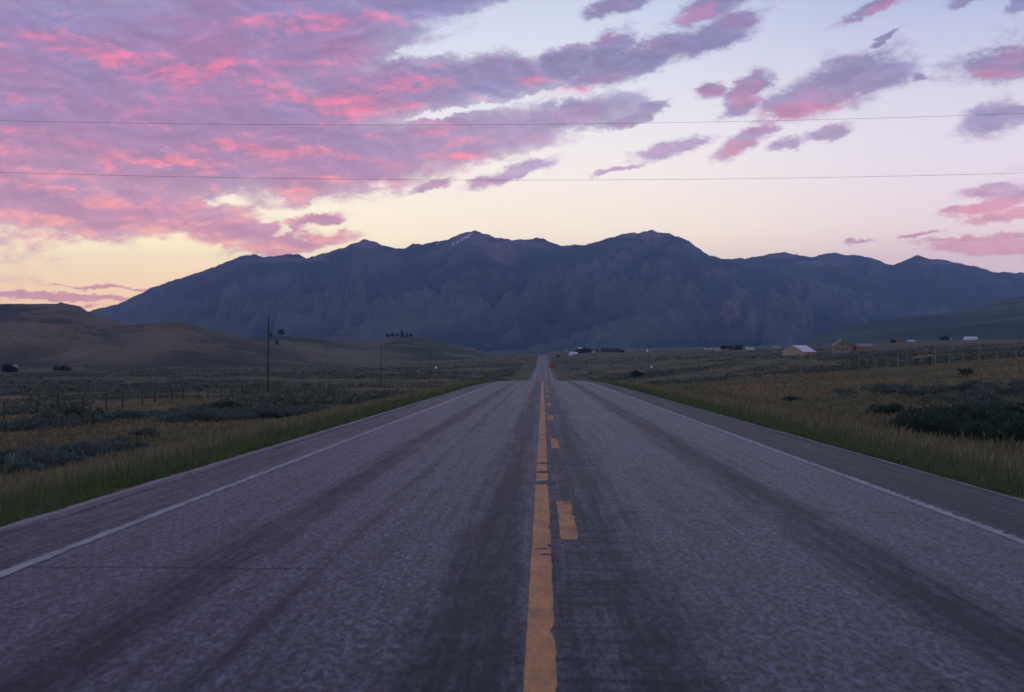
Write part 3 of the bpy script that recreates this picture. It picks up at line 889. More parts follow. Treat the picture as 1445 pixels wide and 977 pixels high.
dryC = m_hill('green_hill_grass', (0.165, 0.155, 0.078, 1), (0.034, 0.056, 0.030, 1), 0.005)
hillC = Fan('hill', 'long low hill left of the road with trees on its crest', hC, 1950, 1250, 2600, -14, dryC, 460, 60, -0.38, 0.0, 7, 170, 0.5, 0.8, 0.5, 8)
dryD = m_hill('dark_foothill_grass', (0.095, 0.125, 0.070, 1), (0.026, 0.042, 0.026, 1), 0.0022)
hillD = Fan('hill', 'dark green foothill rising at the right edge', hD, 3900, 2300, 6200, -14, dryD, 380, 70, 0.12, 0.85, 40, 420, 0.6, 0.9, 1.2, 12)

# ------------------------------------------------------------------ haze
hb = MB().box(-14200, 14200, -13200, 14200, -17.0, 1010.0)
hm = bpy.data.materials.new('valley_haze'); hm.use_nodes = True
H = NT(hm.node_tree)
pv = H.n('ShaderNodeVolumePrincipled'); ho = H.n('ShaderNodeOutputMaterial')
pv.inputs['Color'].default_value = (0.37, 0.53, 0.90, 1)
pv.inputs['Density'].default_value = 7.4e-5
pv.inputs['Anisotropy'].default_value = 0.5
H.t.links.new(pv.outputs[0], ho.inputs['Volume'])
haze = hb.build('haze', hm)
tag(haze, 'thin blue evening haze filling the valley', kind='stuff')

# ------------------------------------------------------------------ poles and wires
def pole_thing(label, loc, h, group, cross=False, lean=0.0):
    t = thing('utility_pole', label, 'utility pole', loc, 0, group)
    MB().tube((0, 0, -0.4), (lean, 0, h), 0.095, 0.065, 10).build('pole', M['wood_dark'], t, True)
    m = MB().tube((lean, 0, h - 0.02), (lean, 0, h + 0.16), 0.018, 0.018, 6)
    m.build('pin', M['wire'], t)
    MB().tube((lean, 0, h + 0.14), (lean, 0, h + 0.21), 0.045, 0.05, 8).tube((lean, 0, h + 0.21), (lean, 0, h + 0.28), 0.06, 0.03, 8).build('insulator', M['insulator'], t)
    return t
left_labels = ['tallest bare wooden utility pole standing left of the road, in front of the hills',
               'second wooden utility pole from the left, rising in front of the grassy hill',
               'third utility pole from the left, just left of the small white marker sign',
               'fourth utility pole from the left, just right of the small white marker sign',
               'fifth utility pole from the left, thin against the low hill',
               'sixth small utility pole left of the distant road',
               'seventh utility pole from the left, tiny near the distant road',
               'last tiny utility pole before the distant road on the left']
def lpole(i): return 149 + 108 * i
for i, lb in enumerate(left_labels):
    D = lpole(i); z = gz1(-30, D)
    h = P(374, 448, 149)[2] - z if i == 0 else 8.3
    if i == 1: h = P(539, 489, D)[2] - z
    pole_thing(lb, (-30 + random.uniform(-.3, .3), D, z), h, 'utility poles in a row left of the road', lean=random.uniform(-.1, .1))
z = gz1(37, 487)
pt = pole_thing('wooden utility pole right of the road with a white box near its top', (37.2, 487, z), P(914, 489, 487)[2] - z, 'utility poles right of the road')
MB().box(-0.75, -0.1, -0.3, 0.3, P(914, 496.5, 487)[2] - z, P(914, 493, 487)[2] - z).build('transformer', M['white'], pt)
z = gz1(37, 740)
pole_thing('faint distant utility pole right of the road below the dark ranch building', (36.9, 740, z), 7.4, 'utility poles right of the road')

def road_wire(label, ptsx, D0, D1):
    """a wire slung across the road between two poles out of the picture"""
    xs = np.array([p[0] for p in ptsx], float); ys = np.array([p[1] for p in ptsx], float)
    co = np.polyfit(xs, ys, 2)
    px = np.linspace(-560, 1760, 60)
    n = 6; v = []; r = 0.0046
    # D along the span
    a0 = ray(px[0], 200)[0]; a1 = ray(px[-1], 200)[0]
    pts = []
    for q in px:
        a, e = ray(q, float(np.polyval(co, q)))
        # intersect azimuth with the straight span line in plan
        x0, x1 = a0 * D0, a1 * D1
        # (x0 + s(x1-x0)) = a (D0 + s(D1-D0))
        s = (a * D0 - x0) / ((x1 - x0) - a * (D1 - D0))
        Y = D0 + s * (D1 - D0)
        pts.append((a * Y, Y, EYE + e * Y))
    m = MB()
    k = len(pts)
    vv = []
    for p in pts:
        for i in range(n):
            a = 2 * math.pi * i / n
            vv.append((p[0], p[1] + math.cos(a) * r, p[2] + math.sin(a) * r))
    ff = [(j * n + i, j * n + (i + 1) % n, (j + 1) * n + (i + 1) % n, (j + 1) * n + i) for j in range(k - 1) for i in range(n)]
    m.poly(vv, ff)
    o = m.build('overhead_wire', M['wire'], None, True)
    tag(o, label, 'wire')
    return pts[0], pts[-1]
eu = road_wire('upper overhead wire crossing the pink sky high above the road', [(0,170),(300,175.5),(520,178),(900,173),(1200,167),(1445,161)], 42, 46)
el_ = road_wire('lower overhead wire crossing the sky just above the mountains', [(0,243.5),(300,250),(600,254.5),(900,254),(1200,249.5),(1445,244.5)], 42, 46)
for k in (0, 1):
    p = eu[k]; q = el_[k]
    z = gz1(p[0], p[1])
    t = thing('utility_pole', 'tall crossing pole beyond the %s edge of the picture that holds both wires' % ('left', 'right')[k], 'utility pole', (p[0], p[1], z), 0)
    MB().tube((0, 0, -0.4), (0, 0, p[2] - z + 0.05), 0.17, 0.12, 10).build('pole', M['wood_dark'], t, True)

# ------------------------------------------------------------------ fences
def fence(label, X, D0, D1, dD, hgt, xr, pmat, near_tall=()):
    z0 = gz1(X, D0)
    t = thing('wire_fence', label, 'fence', (X, D0, z0))
    D = D0; tops = []
    i = 0
    while D <= D1:
        x = X + random.uniform(-xr, xr); y = D + random.uniform(-0.3, 0.3); z = gz1(x, y)
        h = hgt * random.uniform(0.88, 1.12); r = random.uniform(0.055, 0.085)
        if i in near_tall: h *= 1.3; r *= 1.25
        lx, ly = random.uniform(-.06, .06), random.uniform(-.06, .06)
        o = MB().tube((0, 0, -0.3), (lx, ly, h), r, r * 0.85, 7).build('post', pmat, t)
        o.location = (x - X, y - D0, z - z0)
        tops.append((x, y, z, h)); D += dD; i += 1
    for f_ in (0.35, 0.6, 0.85):
        m = MB()
        for a, b in zip(tops[:-1], tops[1:]):
            m.tube((a[0]-X, a[1]-D0, a[2]-z0+f_*hgt), (b[0]-X, b[1]-D0, b[2]-z0+f_*hgt), 0.004, 0.004, 3, False)
        m.build('wire', M['wire'], t)
    return tops
fence('old wire fence with dark wooden posts running through the sagebrush on the left', -35.2, 74.9, 330, 5.03, 1.25, 0.2, M['wood_post'], (0, 5))
tops = fence('wire fence with weathered grey posts along the rise on the right', 42, 103, 420, 5.15, 1.35, 0.15, simple('silvery_post_wood', (0.21, 0.185, 0.17), 0.9, 0.3, 4, (8, 8, 0.8)), (3, 6, 9, 12))
# braces on the right fence: pale rails leaning between posts
def brace(label, pxa, pya, pxb, pyb, D, hh):
    a = P(pxa, pya, D); b = P(pxb, pyb, D + 2)
    z = gz1(a[0], a[1])
    t = thing('fence_brace', label, 'fence brace', (a[0], a[1], z))
    d = (b[0]-a[0], b[1]-a[1], b[2]-z)
    za = a[2] - z
    MB().tube((-0.3, 0, za), (d[0]+0.1, d[1], d[2]), 0.09, 0.08, 8).build('rail', M['wood_pale'], t)
    MB().tube((0, 0.12, -0.3), (0, 0.12, za + 0.05), 0.10, 0.09, 8).build('post', M['wood_post'], t)
    zb = gz1(b[0], b[1]) - z
    MB().tube((d[0], d[1] + 0.15, zb - 0.3), (d[0], d[1] + 0.15, d[2] + 0.35), 0.10, 0.09, 8).build('post', M['wood_post'], t)
    MB().tube((0.2, 0.05, 0.2), (d[0]-0.2, d[1], d[2]-0.5), 0.06, 0.06, 8).build('rail', M['wood_dark'], t)
brace('pale wooden brace rail sloping between two posts of the right hand fence', 1294, 505.5, 1313, 501.5, 150, 1.2)
brace('small pale wooden brace far along the right hand fence', 1173, 515, 1185, 514.5, 196, 1.0)

# ------------------------------------------------------------------ marker signs
def marker(label, px, py, D, w, h):
    x, y, zt = P(px, py, D); z = gz1(x, D)
    t = thing('marker_sign', label, 'road sign', (x, D, z))
    MB().tube((0, 0, -0.2), (0, 0, zt - z), 0.035, 0.035, 6).build('post', M['wood_post'], t)
    MB().box(-w/2, w/2, -0.06, -0.045, zt - z - h/2, zt - z + h/2).build('sign_face', M['sign_back'], t)
marker('small white marker sign on a thin post in the left field by the poles', 615.3, 519, 330, 0.5, 0.5)
marker('small white marker sign on a thin post right of the road beside the utility pole', 919.4, 518, 300, 0.42, 0.42)

# ------------------------------------------------------------------ buildings
def gable(label, cat, px, py, D, w, L, he, hr, rz, wm, rm, name='farm_building', doors=(), wins=(), over=0.35, base=None, rise=0.0, logs=0, seams=0, extra=None):
    """gable end faces -Y before rotation; px,py is the foot of the front centre"""
    x, y, z = P(px, py, D)
    z = gz1(x, D) if rise == 0 else z
    t = thing(name, label, cat, (x, D, z - 0.05), rz)
    a = w / 2
    pts = [(-a,0,-1),(a,0,-1),(a,0,he),(0,0,hr),(-a,0,he),(-a,L,-1),(a,L,-1),(a,L,he),(0,L,hr),(-a,L,he)]
    MB().poly(pts, [(0,1,2,3,4),(9,8,7,6,5),(1,6,7,2),(0,4,9,5)]).build('wall', wm, t)
    th = 0.16; sl = (hr - he) / a
    for s in (-1, 1):
        e = a + over
        p = [(0,-over,hr+th),(s*e,-over,he-sl*over+th),(s*e,L+over,he-sl*over+th),(0,L+over,hr+th),(0,-over,hr+0.01),(s*e,-over,he-sl*over+0.01),(s*e,L+over,he-sl*over+0.01),(0,L+over,hr+0.01)]
        o = MB().poly(p, [(0,1,2,3),(7,6,5,4),(0,4,5,1),(1,5,6,2),(2,6,7,3)]).build('roof', rm, t)
        if seams:
            q = MB()
            for k in range(seams):
                yy = -over + (L + 2*over) * (k + 0.5) / seams
                q.poly([(0,yy-.04,hr+th+.05),(s*e,yy-.04,he-sl*over+th+.05),(s*e,yy+.04,he-sl*over+th+.05),(0,yy+.04,hr+th+.05)],[(0,1,2,3)])
            q.build('seams', M['grey_roof'], t)
    for (x0, x1, z0, z1) in doors:
        MB().box(x0, x1, -0.08, 0.05, z0, z1).build('door', M['dark_wall'], t)
    for (x0, x1, z0, z1) in wins:
        wf = MB().box(x0-.12, x1+.12, -0.07, 0.04, z0-.12, z1+.12).build('window', M['wood_pale'], t)
        MB().box(x0, x1, -0.1, -0.072, z0, z1).build('pane', M['glass_dark'], wf)
    if base: MB().box(-a-.06, a+.06, -0.06, L+.06, -1, base).build('stone_base', M['stone'], t)
    if logs:
        for k in range(logs):
            zz = (base or 0) + 0.25 + k * ((he - (base or 0)) / logs)
            MB().tube((-a-.2, -0.02, zz), (a+.2, -0.02, zz), 0.13, 0.13, 6).build('log', wm, t)
    return t
gable('long tan barn with a pale metal roof in the right field', 'barn', 1118.5, 503, 750, 11.6, 22, 2.6, 5.9, R(-29), M['tan_wall'], M['metal_roof'], 'barn', over=0.5, seams=9)
gable('tall reddish log house with a stone base and a steep gable', 'house', 1189, 500, 752, 8.8, 11, 4.5, 7.6, R(-5), M['log_wall'], M['grey_roof'], 'log_house',
      doors=((-0.6, 0.5, 1.1, 3.2),), wins=((-3, -1.8, 1.9, 3.1), (1.6, 3.0, 1.9, 3.1), (-0.7, 0.7, 4.4, 5.6)), base=1.2, logs=6, over=0.7)
# arched-roof shed
def arched():
    x, y, z = P(1205, 495, 800)
    t = thing('arched_shed', 'low reddish shed with a rounded pale roof right of the log house', 'shed', (x + 0.5, 800, gz1(x, 800) - 0.1), R(-62))
    w, L, he = 6.0, 11.0, 2.1; n = 10
    prof = [(-w/2, -1), (w/2, -1), (w/2, he)] + [(w/2 * math.cos(math.pi * i / n), he + 1.75 * math.sin(math.pi * i / n)) for i in range(1, n)] + [(-w/2, he)]
    k = len(prof)
    pts = [(a, 0, b) for a, b in prof] + [(a, L, b) for a, b in prof]
    MB().poly(pts, [tuple(range(k)), tuple(range(2*k-1, k-1, -1)), (1, 1+k, 2+k, 2), (0, k-1, 2*k-1, k)]).build('wall', M['red_wall'], t)
    arc = [(w/2*1.06 * math.cos(math.pi * i / n), he - 0.1 + 1.95 * math.sin(math.pi * i / n)) for i in range(n + 1)]
    pp = []; ff = []
    for yy in (-0.3, L + 0.3):
        for a, b in arc: pp.append((a, yy, b))
        for a, b in arc: pp.append((a * 0.96, yy, b - 0.12))
    q = n + 1
    for i in range(n):
        ff += [(i, i+1, 2*q+i+1, 2*q+i), (i, q+i, q+i+1, i+1)]
    MB().poly(pp, ff).build('roof', M['grey_roof'], t)
    MB().box(-1.3, 1.3, -0.08, 0.04, 0, 2.4).build('door', M['dark_wall'], t)
arched()
# ranch beyond: small distant buildings
gable('small white-walled outbuilding at the left of the distant ranch by the road', 'house', 803.5, 500, 1480, 8.2, 8, 2.7, 4.3, R(-75), M['white'], M['metal_roof'], 'outbuilding', wins=((-2, -1, 1, 2),))
gable('distant white-roofed gabled farmhouse right of the far road', 'house', 815, 500, 1500, 8.4, 11, 4.4, 7.4, R(-38), M['dark_wall'], M['white'], 'farmhouse', wins=((-2.4, -1.2, 1.2, 2.6), (1.0, 2.2, 1.2, 2.6)), doors=((-.5, .5, 0, 2.1),))
gable('distant red-walled barn at the left end of the long dark shed', 'barn', 842.5, 498, 1450, 5.6, 8, 2.9, 4.0, R(-10), M['red_wall'], M['dark_roof'], 'barn', doors=((-1, 1, 0, 2.3),))
gable('distant long dark shed extending right from the red barn', 'shed', 848.5, 498, 1470, 7.0, 19, 2.6, 4.1, R(-84), M['dark_wall'], M['dark_roof'], 'long_shed')
gable('dark timber ranch house in the middle distance between white vehicles', 'house', 1031, 494.5, 1450, 14, 10, 3.4, 6.2, R(-60), M['dark_wall'], M['dark_roof'], 'ranch_house', wins=((-4, -3, 1.2, 2.4), (2, 3.5, 1.2, 2.4)), doors=((-.6, .6, 0, 2.2),))
gable('small white shed right of the dark timber ranch house', 'shed', 1054, 495.5, 1400, 4.6, 7, 2.0, 2.9, R(-70), M['white'], M['grey_roof'], 'shed')
gable('small dark red farm building below the dark foothill', 'barn', 1270, 485, 1480, 7.5, 10, 3.0, 5.2, R(-35), M['red_wall'], M['dark_roof'], 'barn', doors=((-1, 1, 0, 2.2),))
gable('low pale shed beside the dark red farm building', 'shed', 1281, 484.5, 1505, 3.5, 7, 1.9, 2.8, R(-75), M['tan_wall'], M['metal_roof'], 'shed')
gable('long low white building near the right edge below the foothill', 'shed', 1361, 481.5, 1700, 7, 15, 2.3, 3.9, R(-84), M['white'], M['metal_roof'], 'long_building')
gable('dark weathered shed at the foot of the left hills', 'shed', 80, 528, 760, 6.5, 7.5, 2.4, 4.3, R(-32), M['dark_wall'], M['dark_roof'], 'shed', doors=((-1.2, 1.2, 0, 2.2),))
gable('dark cabin with a pale roof at the left edge of the plain', 'cabin', 5, 527.5, 760, 7, 7, 2.7, 4.2, R(-50), M['dark_wall'], M['grey_roof'], 'cabin', wins=((-2, -1, 1, 2),), doors=((0.4, 1.4, 0, 2),))

# parked vans / trailers in the distance
def box_vehicle(name, label, cat, px, py, D, L, w, h, rz, body):
    x, y, z = P(px, py, D); z = gz1(x, D)
    t = thing(name, label, cat, (x, D, z), rz)
    m = MB()
    pr = [(-L/2, 0.35), (L/2, 0.35), (L/2, 0.5*h), (L/2 - 0.12*L, 0.62*h), (L/2 - 0.22*L, h), (-L/2 + 0.05, h)]
    k = len(pr)
    m.poly([(a, -w/2, b) for a, b in pr] + [(a, w/2, b) for a, b in pr], [tuple(range(k)), tuple(range(2*k-1, k-1, -1))] + [(i, i+k, (i+1) % k + k, (i+1) % k) for i in range(k)])
    m.build('body', body, t)
    MB().box(-L*0.1, L*0.24, -w/2-0.02, -w/2+0.02, h*0.62, h*0.88).build('window', M['glass_dark'], t)
    for xx in (-L*0.32, L*0.3):
        for s in (-1, 1):
            MB().tube((xx, s*(w/2-0.22), 0.34), (xx, s*(w/2+0.01), 0.34), 0.34, 0.34, 12).build('wheel', M['rubber'], t)
    return t
box_vehicle('parked_van', 'white van parked farthest left of the dark ranch house', 'van', 996.3, 494.5, 1420, 2.9, 2.0, 2.2, 0.3, M['white'])
box_vehicle('parked_van', 'white van between the farthest left van and the white trailer', 'van', 1003.5, 494.5, 1430, 2.6, 2.0, 1.8, 0.1, M['white'])
box_vehicle('parked_trailer', 'long white trailer touching the left side of the dark ranch house', 'trailer', 1013, 494, 1440, 6.2, 2.2, 2.3, 0.0, M['white'])
box_vehicle('parked_truck', 'small orange truck in front of the dark ranch house', 'truck', 1025.5, 496, 1390, 2.4, 1.9, 2.4, 0.4, M['orange'])
box_vehicle('parked_van', 'left one of two white vehicles left of the tan barn', 'van', 1094, 492, 1500, 3.4, 2.0, 2.0, 0.0, M['white'])
box_vehicle('parked_van', 'right one of two white vehicles left of the tan barn', 'van', 1099, 491.5, 1500, 3.6, 2.0, 2.3, 0.0, M['white'])
box_vehicle('parked_van', 'rounded white vehicle beside dark trees near the right edge', 'van', 1340, 481.5, 1690, 5.4, 2.4, 3.2, 0.0, M['white'])
box_vehicle('parked_van', 'small white vehicle left of the distant red barn', 'van', 838, 498.8, 1440, 2.4, 1.8, 2.1, 0.2, M['white'])
box_vehicle('parked_trailer', 'small pale trailer left of the dark weathered shed', 'trailer', 52, 527.5, 765, 2.2, 1.8, 1.7, 0.2, M['grey_roof'])

# red pickup far down the road
def pickup():
    D = 900.0; x = P(778, 518, D)[0]
    t = thing('pickup_truck', 'red pickup truck on the right side of the road in the distance', 'pickup truck', (x, D, max(gz1(x, D), float(zr(D)))+0.02), R(14))
    t.scale = (1.12, 1.0, 1.15)
    w = 2.3
    pr = [(-2.9, 0.5), (2.8, 0.5), (2.85, 1.0), (2.6, 1.25), (1.3, 1.35), (0.7, 2.0), (-0.7, 2.05), (-0.95, 1.35), (-2.9, 1.35)]
    k = len(pr)
    MB().poly([(-w/2, a, b) for a, b in pr] + [(w/2, a, b) for a, b in pr], [tuple(range(k))[::-1], tuple(range(k, 2*k))] + [(i, (i+1) % k, (i+1) % k + k, i+k) for i in range(k)]).build('body', M['red_paint'], t)
    MB().box(-0.85, 0.85, -0.93, -0.80, 1.42, 1.95).build('rear_window', M['glass_dark'], t)
    MB().box(-1.02, 1.02, -2.98, -2.90, 0.72, 1.30).build('tailgate', M['red_paint'], t)
    MB().box(-1.1, 1.1, -3.1, -2.92, 0.42, 0.62).build('bumper', M['rubber'], t)
    tl = simple('tail_light_red', (0.8, 0.03, 0.02), 0.3, 0.02, 1)
    for s in (-1, 1):
        MB().box(s*1.13-0.1, s*1.13+0.02, -2.97, -2.88, 0.8, 1.25).build('tail_light', tl, t)
        for yy in (-1.9, 1.9):
            MB().tube((s*(w/2-0.25), yy, 0.42), (s*(w/2+0.02), yy, 0.42), 0.42, 0.42, 14).build('wheel', M['rubber'], t)
pickup()

# ------------------------------------------------------------------ trees
def crown_mesh(h, r, n, kind='conifer', seed=0):
    rg = np.random.default_rng(seed)
    if kind == 'conifer':
        u = rg.uniform(0.0, 1, n) ** 1.3
        zc = h * (0.12 + 0.88 * u); rad = r * (1 - u) ** 0.8 * (0.55 + 0.45 * rg.uniform(0, 1, n)) * (0.85 + 0.25 * np.sin(u * 26))
    else:
        th = np.arccos(rg.uniform(-0.35, 1, n)); k = rg.uniform(0.4, 1, n) ** 0.4
        zc = h * 0.55 + h * 0.45 * np.cos(th) * k; rad = r * np.sin(th) * k
    a = rg.uniform(0, 2 * math.pi, n)
    c = np.stack([rad * np.cos(a), rad * np.sin(a), zc], 1)
    sz = r * 0.27 * rg.uniform(0.6, 1.4, (n, 1, 1))
    off = rg.normal(0, 1, (n, 3, 3)) * sz
    v = (c[:, None] + off).reshape(-1, 3)
    col = np.repeat(np.array([[0.014, 0.022, 0.015]]) * rg.uniform(0.6, 1.6, (n, 1)), 3, 0)
    return v, np.arange(3 * n).reshape(-1, 3), np.concatenate([col, np.ones((3 * n, 1))], 1)
def tree(label, x, y, z, h, r, kind, seed, group=None, n=700):
    t = thing('pine_tree' if kind == 'conifer' else 'tree', label, 'tree', (x, y, z - 0.3), 0, group)
    v, f, c = crown_mesh(h, r, n, kind, seed)
    o = mesh_np('crown', v, f, M['sage'], t); set_attr(o, 'tint', c, 'FLOAT_COLOR')
    MB().tube((0, 0, 0), (0, 0, h * 0.75), 0.035 * h, 0.01 * h, 7).build('trunk', M['wood_dark'], t)
def hill_tree(fan, label, px, pytop, pybase, D, r, kind, seed):
    a, _ = ray(px, pybase)
    z = float(fan.z(np.array([a * D]), np.array([float(D)]))[0][0])
    h = max(2.5, (pybase - pytop) / F * D)
    tree(label, a * D, D, z, h, r, kind, seed)
hill_tree(hillC, 'lone round pine on the crest of the low hill, right of the tallest pole', 396.8, 465.5, 475, 1945, 3.6, 'round', 1)
hill_tree(hillC, 'small pine on the crest of the low hill close to the tallest pole', 382, 471, 477, 1945, 1.9, 'round', 2)
hill_tree(hillC, 'dark pine standing alone partway down the slope of the low hill', 390, 491, 503, 1560, 2.6, 'conifer', 3)
for i, (px, yt, r, lb) in enumerate(((547.5, 472, 2.2, 'leftmost short tree of the group on the low hill crest'), (554, 470.5, 2.4, 'second tree from the left in the hill crest group'),
        (561, 471.5, 1.6, 'thin middle tree of the hill crest group'), (567.5, 468.5, 2.6, 'tallest pine of the hill crest group'), (573.8, 470.5, 1.7, 'slim pine right of the tallest in the hill crest group'),
        (579.5, 473.5, 2.0, 'lowest bushy tree at the right end of the hill crest group'))):
    hill_tree(hillC, lb, px, yt, 477.5, 1948, r, 'conifer' if i in (3, 4) else 'round', 10 + i)
for i, (px, py, D, h, r, lb) in enumerate(((787.5, 499.5, 1430, 3.0, 1.4, 'small dark tree just right of the far end of the road'), (824, 499.5, 1490, 5.4, 4.0, 'dark leafy tree right of the white-roofed farmhouse'),
        (829, 499.5, 1495, 4.2, 3.4, 'lower dark tree right of the farmhouse tree'), (877.5, 497.5, 1450, 2.4, 2.4, 'dark bush-like tree right of the long dark shed'), (1043, 494, 1440, 5.0, 3.4, 'dark tree at the right side of the timber ranch house'),
        (1021.5, 494.5, 1455, 5.2, 3.0, 'dark tree at the left side of the timber ranch house'), (1333, 481.5, 1680, 5.0, 4.6, 'dark tree clump left of the rounded white vehicle'), (1261, 484.5, 1500, 3.2, 2.6, 'dark tree left of the dark red farm building'),
        (900, 512.5, 460, 1.9, 2.0, 'dark round shrub-like tree left of the right hand utility pole'), (11, 528, 755, 4.0, 3.0, 'dark tree right of the cabin at the left edge'), (91, 528, 757, 2.2, 2.6, 'low dark tree at the right end of the weathered shed'))):
    a, _ = ray(px, py)
    tree(lb, a * D, D, gz1(a * D, D), h, r, 'round', 40 + i, n=260)
# rocks on the left hills
def rock(label, fan, px, D, w, h, seed):
    a, _ = ray(px, 450)
    z = float(fan.z(np.array([a * D]), np.array([float(D)]))[0][0])
    rg = random.Random(seed); m = MB()
    for k in range(5):
        cx = rg.uniform(-w/2, w/2); r = rg.uniform(0.5, 1) * h
        pts = []; n = 7
        for j in range(3):
            for i in range(n):
                an = 2 * math.pi * i / n
                q = (1, 0.8, 0.35)[j] * r * rg.uniform(0.75, 1.2)
                pts.append((cx + math.cos(an) * q * 1.5, math.sin(an) * q, (-1, 0.35, 0.9)[j] * r * rg.uniform(0.8, 1.1)))
        m.poly(pts, [(j*n+i, j*n+(i+1) % n, (j+1)*n+(i+1) % n, (j+1)*n+i) for j in range(2) for i in range(n)] + [tuple(range(2*n, 3*n))])
    o = m.build('rock_outcrop', M['rock'])
    o.location = (a * D, D, z - 0.6); tag(o, label, 'rock')
rock('jagged rock outcrop on the knob of the far left hill', hillA, 91, 1895, 16, 1.5, 1)
rock('dark rock outcrop stepping down right of the knob on the far left hill', hillA, 108, 1885, 5, 1.2, 2)
rock('small rocks on the top of the middle left hill', hillB, 246, 1495, 9, 1.0, 3)
rock('low dark rocks right below the top of the middle left hill', hillB, 272, 1490, 8, 0.9, 4)

# ------------------------------------------------------------------ sagebrush
def sage_mesh(name, seed, n=900, lobes=8, w=1.0, h=0.75, tint=(0.125, 0.160, 0.138)):
    rg = np.random.default_rng(seed)
    lc = np.stack([rg.uniform(-0.5, 0.5, lobes) * w, rg.uniform(-0.5, 0.5, lobes) * w, rg.uniform(0.12, 0.42, lobes) * h], 1)
    lr = rg.uniform(0.24, 0.42, lobes) * w * 0.85
    li = rg.integers(0, lobes, n)
    d = rg.normal(0, 1, (n, 3)); d[:, 2] = np.abs(d[:, 2]) * 0.9 - 0.15
    d /= np.linalg.norm(d, axis=1, keepdims=True)
    k = rg.uniform(0.5, 1.0, (n, 1)) ** 0.5
    c = lc[li] + d * lr[li][:, None] * k * np.array([1, 1, 0.9])
    c[:, 2] = np.clip(c[:, 2], 0.02, None)
    up = d * 0.7 + np.array([0, 0, 0.8]) + rg.normal(0, 0.35, (n, 3)); up /= np.linalg.norm(up, axis=1, keepdims=True)
    sd = np.cross(up, rg.normal(0, 1, (n, 3))); sd /= np.linalg.norm(sd, axis=1, keepdims=True)
    ln = rg.uniform(0.07, 0.15, (n, 1)); wd = rg.uniform(0.012, 0.026, (n, 1))
    v = np.stack([c - sd * wd * 0.4, c + sd * wd * 0.4, c + up * ln * 0.6 + sd * wd, c + up * ln, c + up * ln * 0.6 - sd * wd], 1).reshape(-1, 3)
    f = np.arange(5 * n).reshape(-1, 5)
    tone = rg.uniform(0.55, 1.35, (n, 1)) * (0.75 + 0.35 * rg.uniform(0, 1, lobes)[li][:, None])
    col = np.repeat(np.array([tint]) * tone, 5, 0)
    # woody stems
    m = MB()
    for i in range(lobes):
        m.tube((0, 0, -0.1), tuple(lc[i] + np.array([0, 0, 0.05])), 0.025, 0.01, 4, False)
    sv = np.array([tuple(p) for p in m.v]); sf = np.array(m.f) + len(v)
    v = np.concatenate([v, sv]); col = np.concatenate([col, np.tile([[0.05, 0.042, 0.036]], (len(sv), 1))])
    me_o = mesh_np(name, v, [f, sf], M['sage'])
    set_attr(me_o, 'tint', np.concatenate([col, np.ones((len(col), 1))], 1), 'FLOAT_COLOR')
    return me_o
protos = [sage_mesh('sagebrush', 100 + i, 1100, 8 + i % 4, 1.0 + 0.15 * (i % 3), 0.85) for i in range(6)] + [sage_mesh('dark_shrub', 200 + i, 1700, 11, 1.25, 1.15, (0.052, 0.086, 0.066)) for i in range(3)]
used_proto = set()
bush_xy = []
def put_bush(x, y, s, label, group=None, sz=1.0, dark=False):
    vi = 6 + random.randrange(3) if dark else random.randrange(6)
    if vi in used_proto:
        o = protos[vi].copy(); C.objects.link(o)
    else:
        o = protos[vi]; used_proto.add(vi)
    o.location = (x, y, gz1(x, y) - 0.05 * s)
    o.rotation_euler = (random.uniform(-.08, .08), random.uniform(-.08, .08), random.uniform(0, 6.28))
    o.scale = (s * random.uniform(0.9, 1.15), s * random.uniform(0.9, 1.15), s * sz)
    for k_ in ('group',):
        if k_ in o: del o[k_]
    tag(o, label, 'bush', group)
    bush_xy.append((x, y))
def at_px(px, py, lo=12, hi=400):
    """first point of the ground seen at a pixel"""
    a, e = ray(px, py)
    D = np.exp(np.linspace(math.log(lo), math.log(hi), 400))
    g_ = gz(a * D, D); l_ = EYE + e * D
    i = np.argmax(g_ >= l_)
    return float(a * D[i]), float(D[i])
named = [(1253, 588, 1.15, 0.75, 'lone dark bush standing apart left of the thicket on the right'),
         (1363, 531, 0.9, 1.0, 'small round dark bush high on the right slope below the fence'),
         (1115, 568, 0.7, 0.8, 'tiny dark bush on the grassy slope right of the road'),
         (82, 604, 1.5, 0.9, 'large sagebrush at the foot of the tall fence post on the left'),
         (120, 600, 1.7, 0.9, 'large dark sagebrush just right of the tall fence post on the left'),
         (203, 618, 0.9, 0.9, 'single sagebrush alone in the tan grass on the left'),
         (165, 632, 0.9, 0.9, 'sagebrush just left and in front of the lone one in the tan grass'),
         (252, 596, 1.1, 0.9, 'sagebrush in the middle of the tan grass on the left'),
         (312, 588, 1.5, 0.9, 'dark sagebrush left of the tallest pole in front of a sage patch')]
for (px, py, s, sz, lb) in named:
    x, y = at_px(px, py)
    put_bush(x, y, s * (0.85 if 'dark' in lb else 1), lb, None, sz, 'dark' in lb)
# the thicket on the right
th = [(1300, 618), (1322, 612), (1345, 616), (1368, 622), (1395, 626), (1420, 628), (1443, 630), (1330, 604), (1352, 602), (1378, 606), (1402, 610), (1430, 612),
      (1372, 598), (1425, 600), (1310, 610), (1440, 620), (1408, 603), (1285, 612), (1465, 625), (1480, 610)]
for i, (px, py) in enumerate(th):
    x, y = at_px(px, py)
    put_bush(x, y, random.uniform(0.75, 1.15), 'dark green shrub in the dense thicket at the right edge', 'thicket at the right edge', 0.95, True)
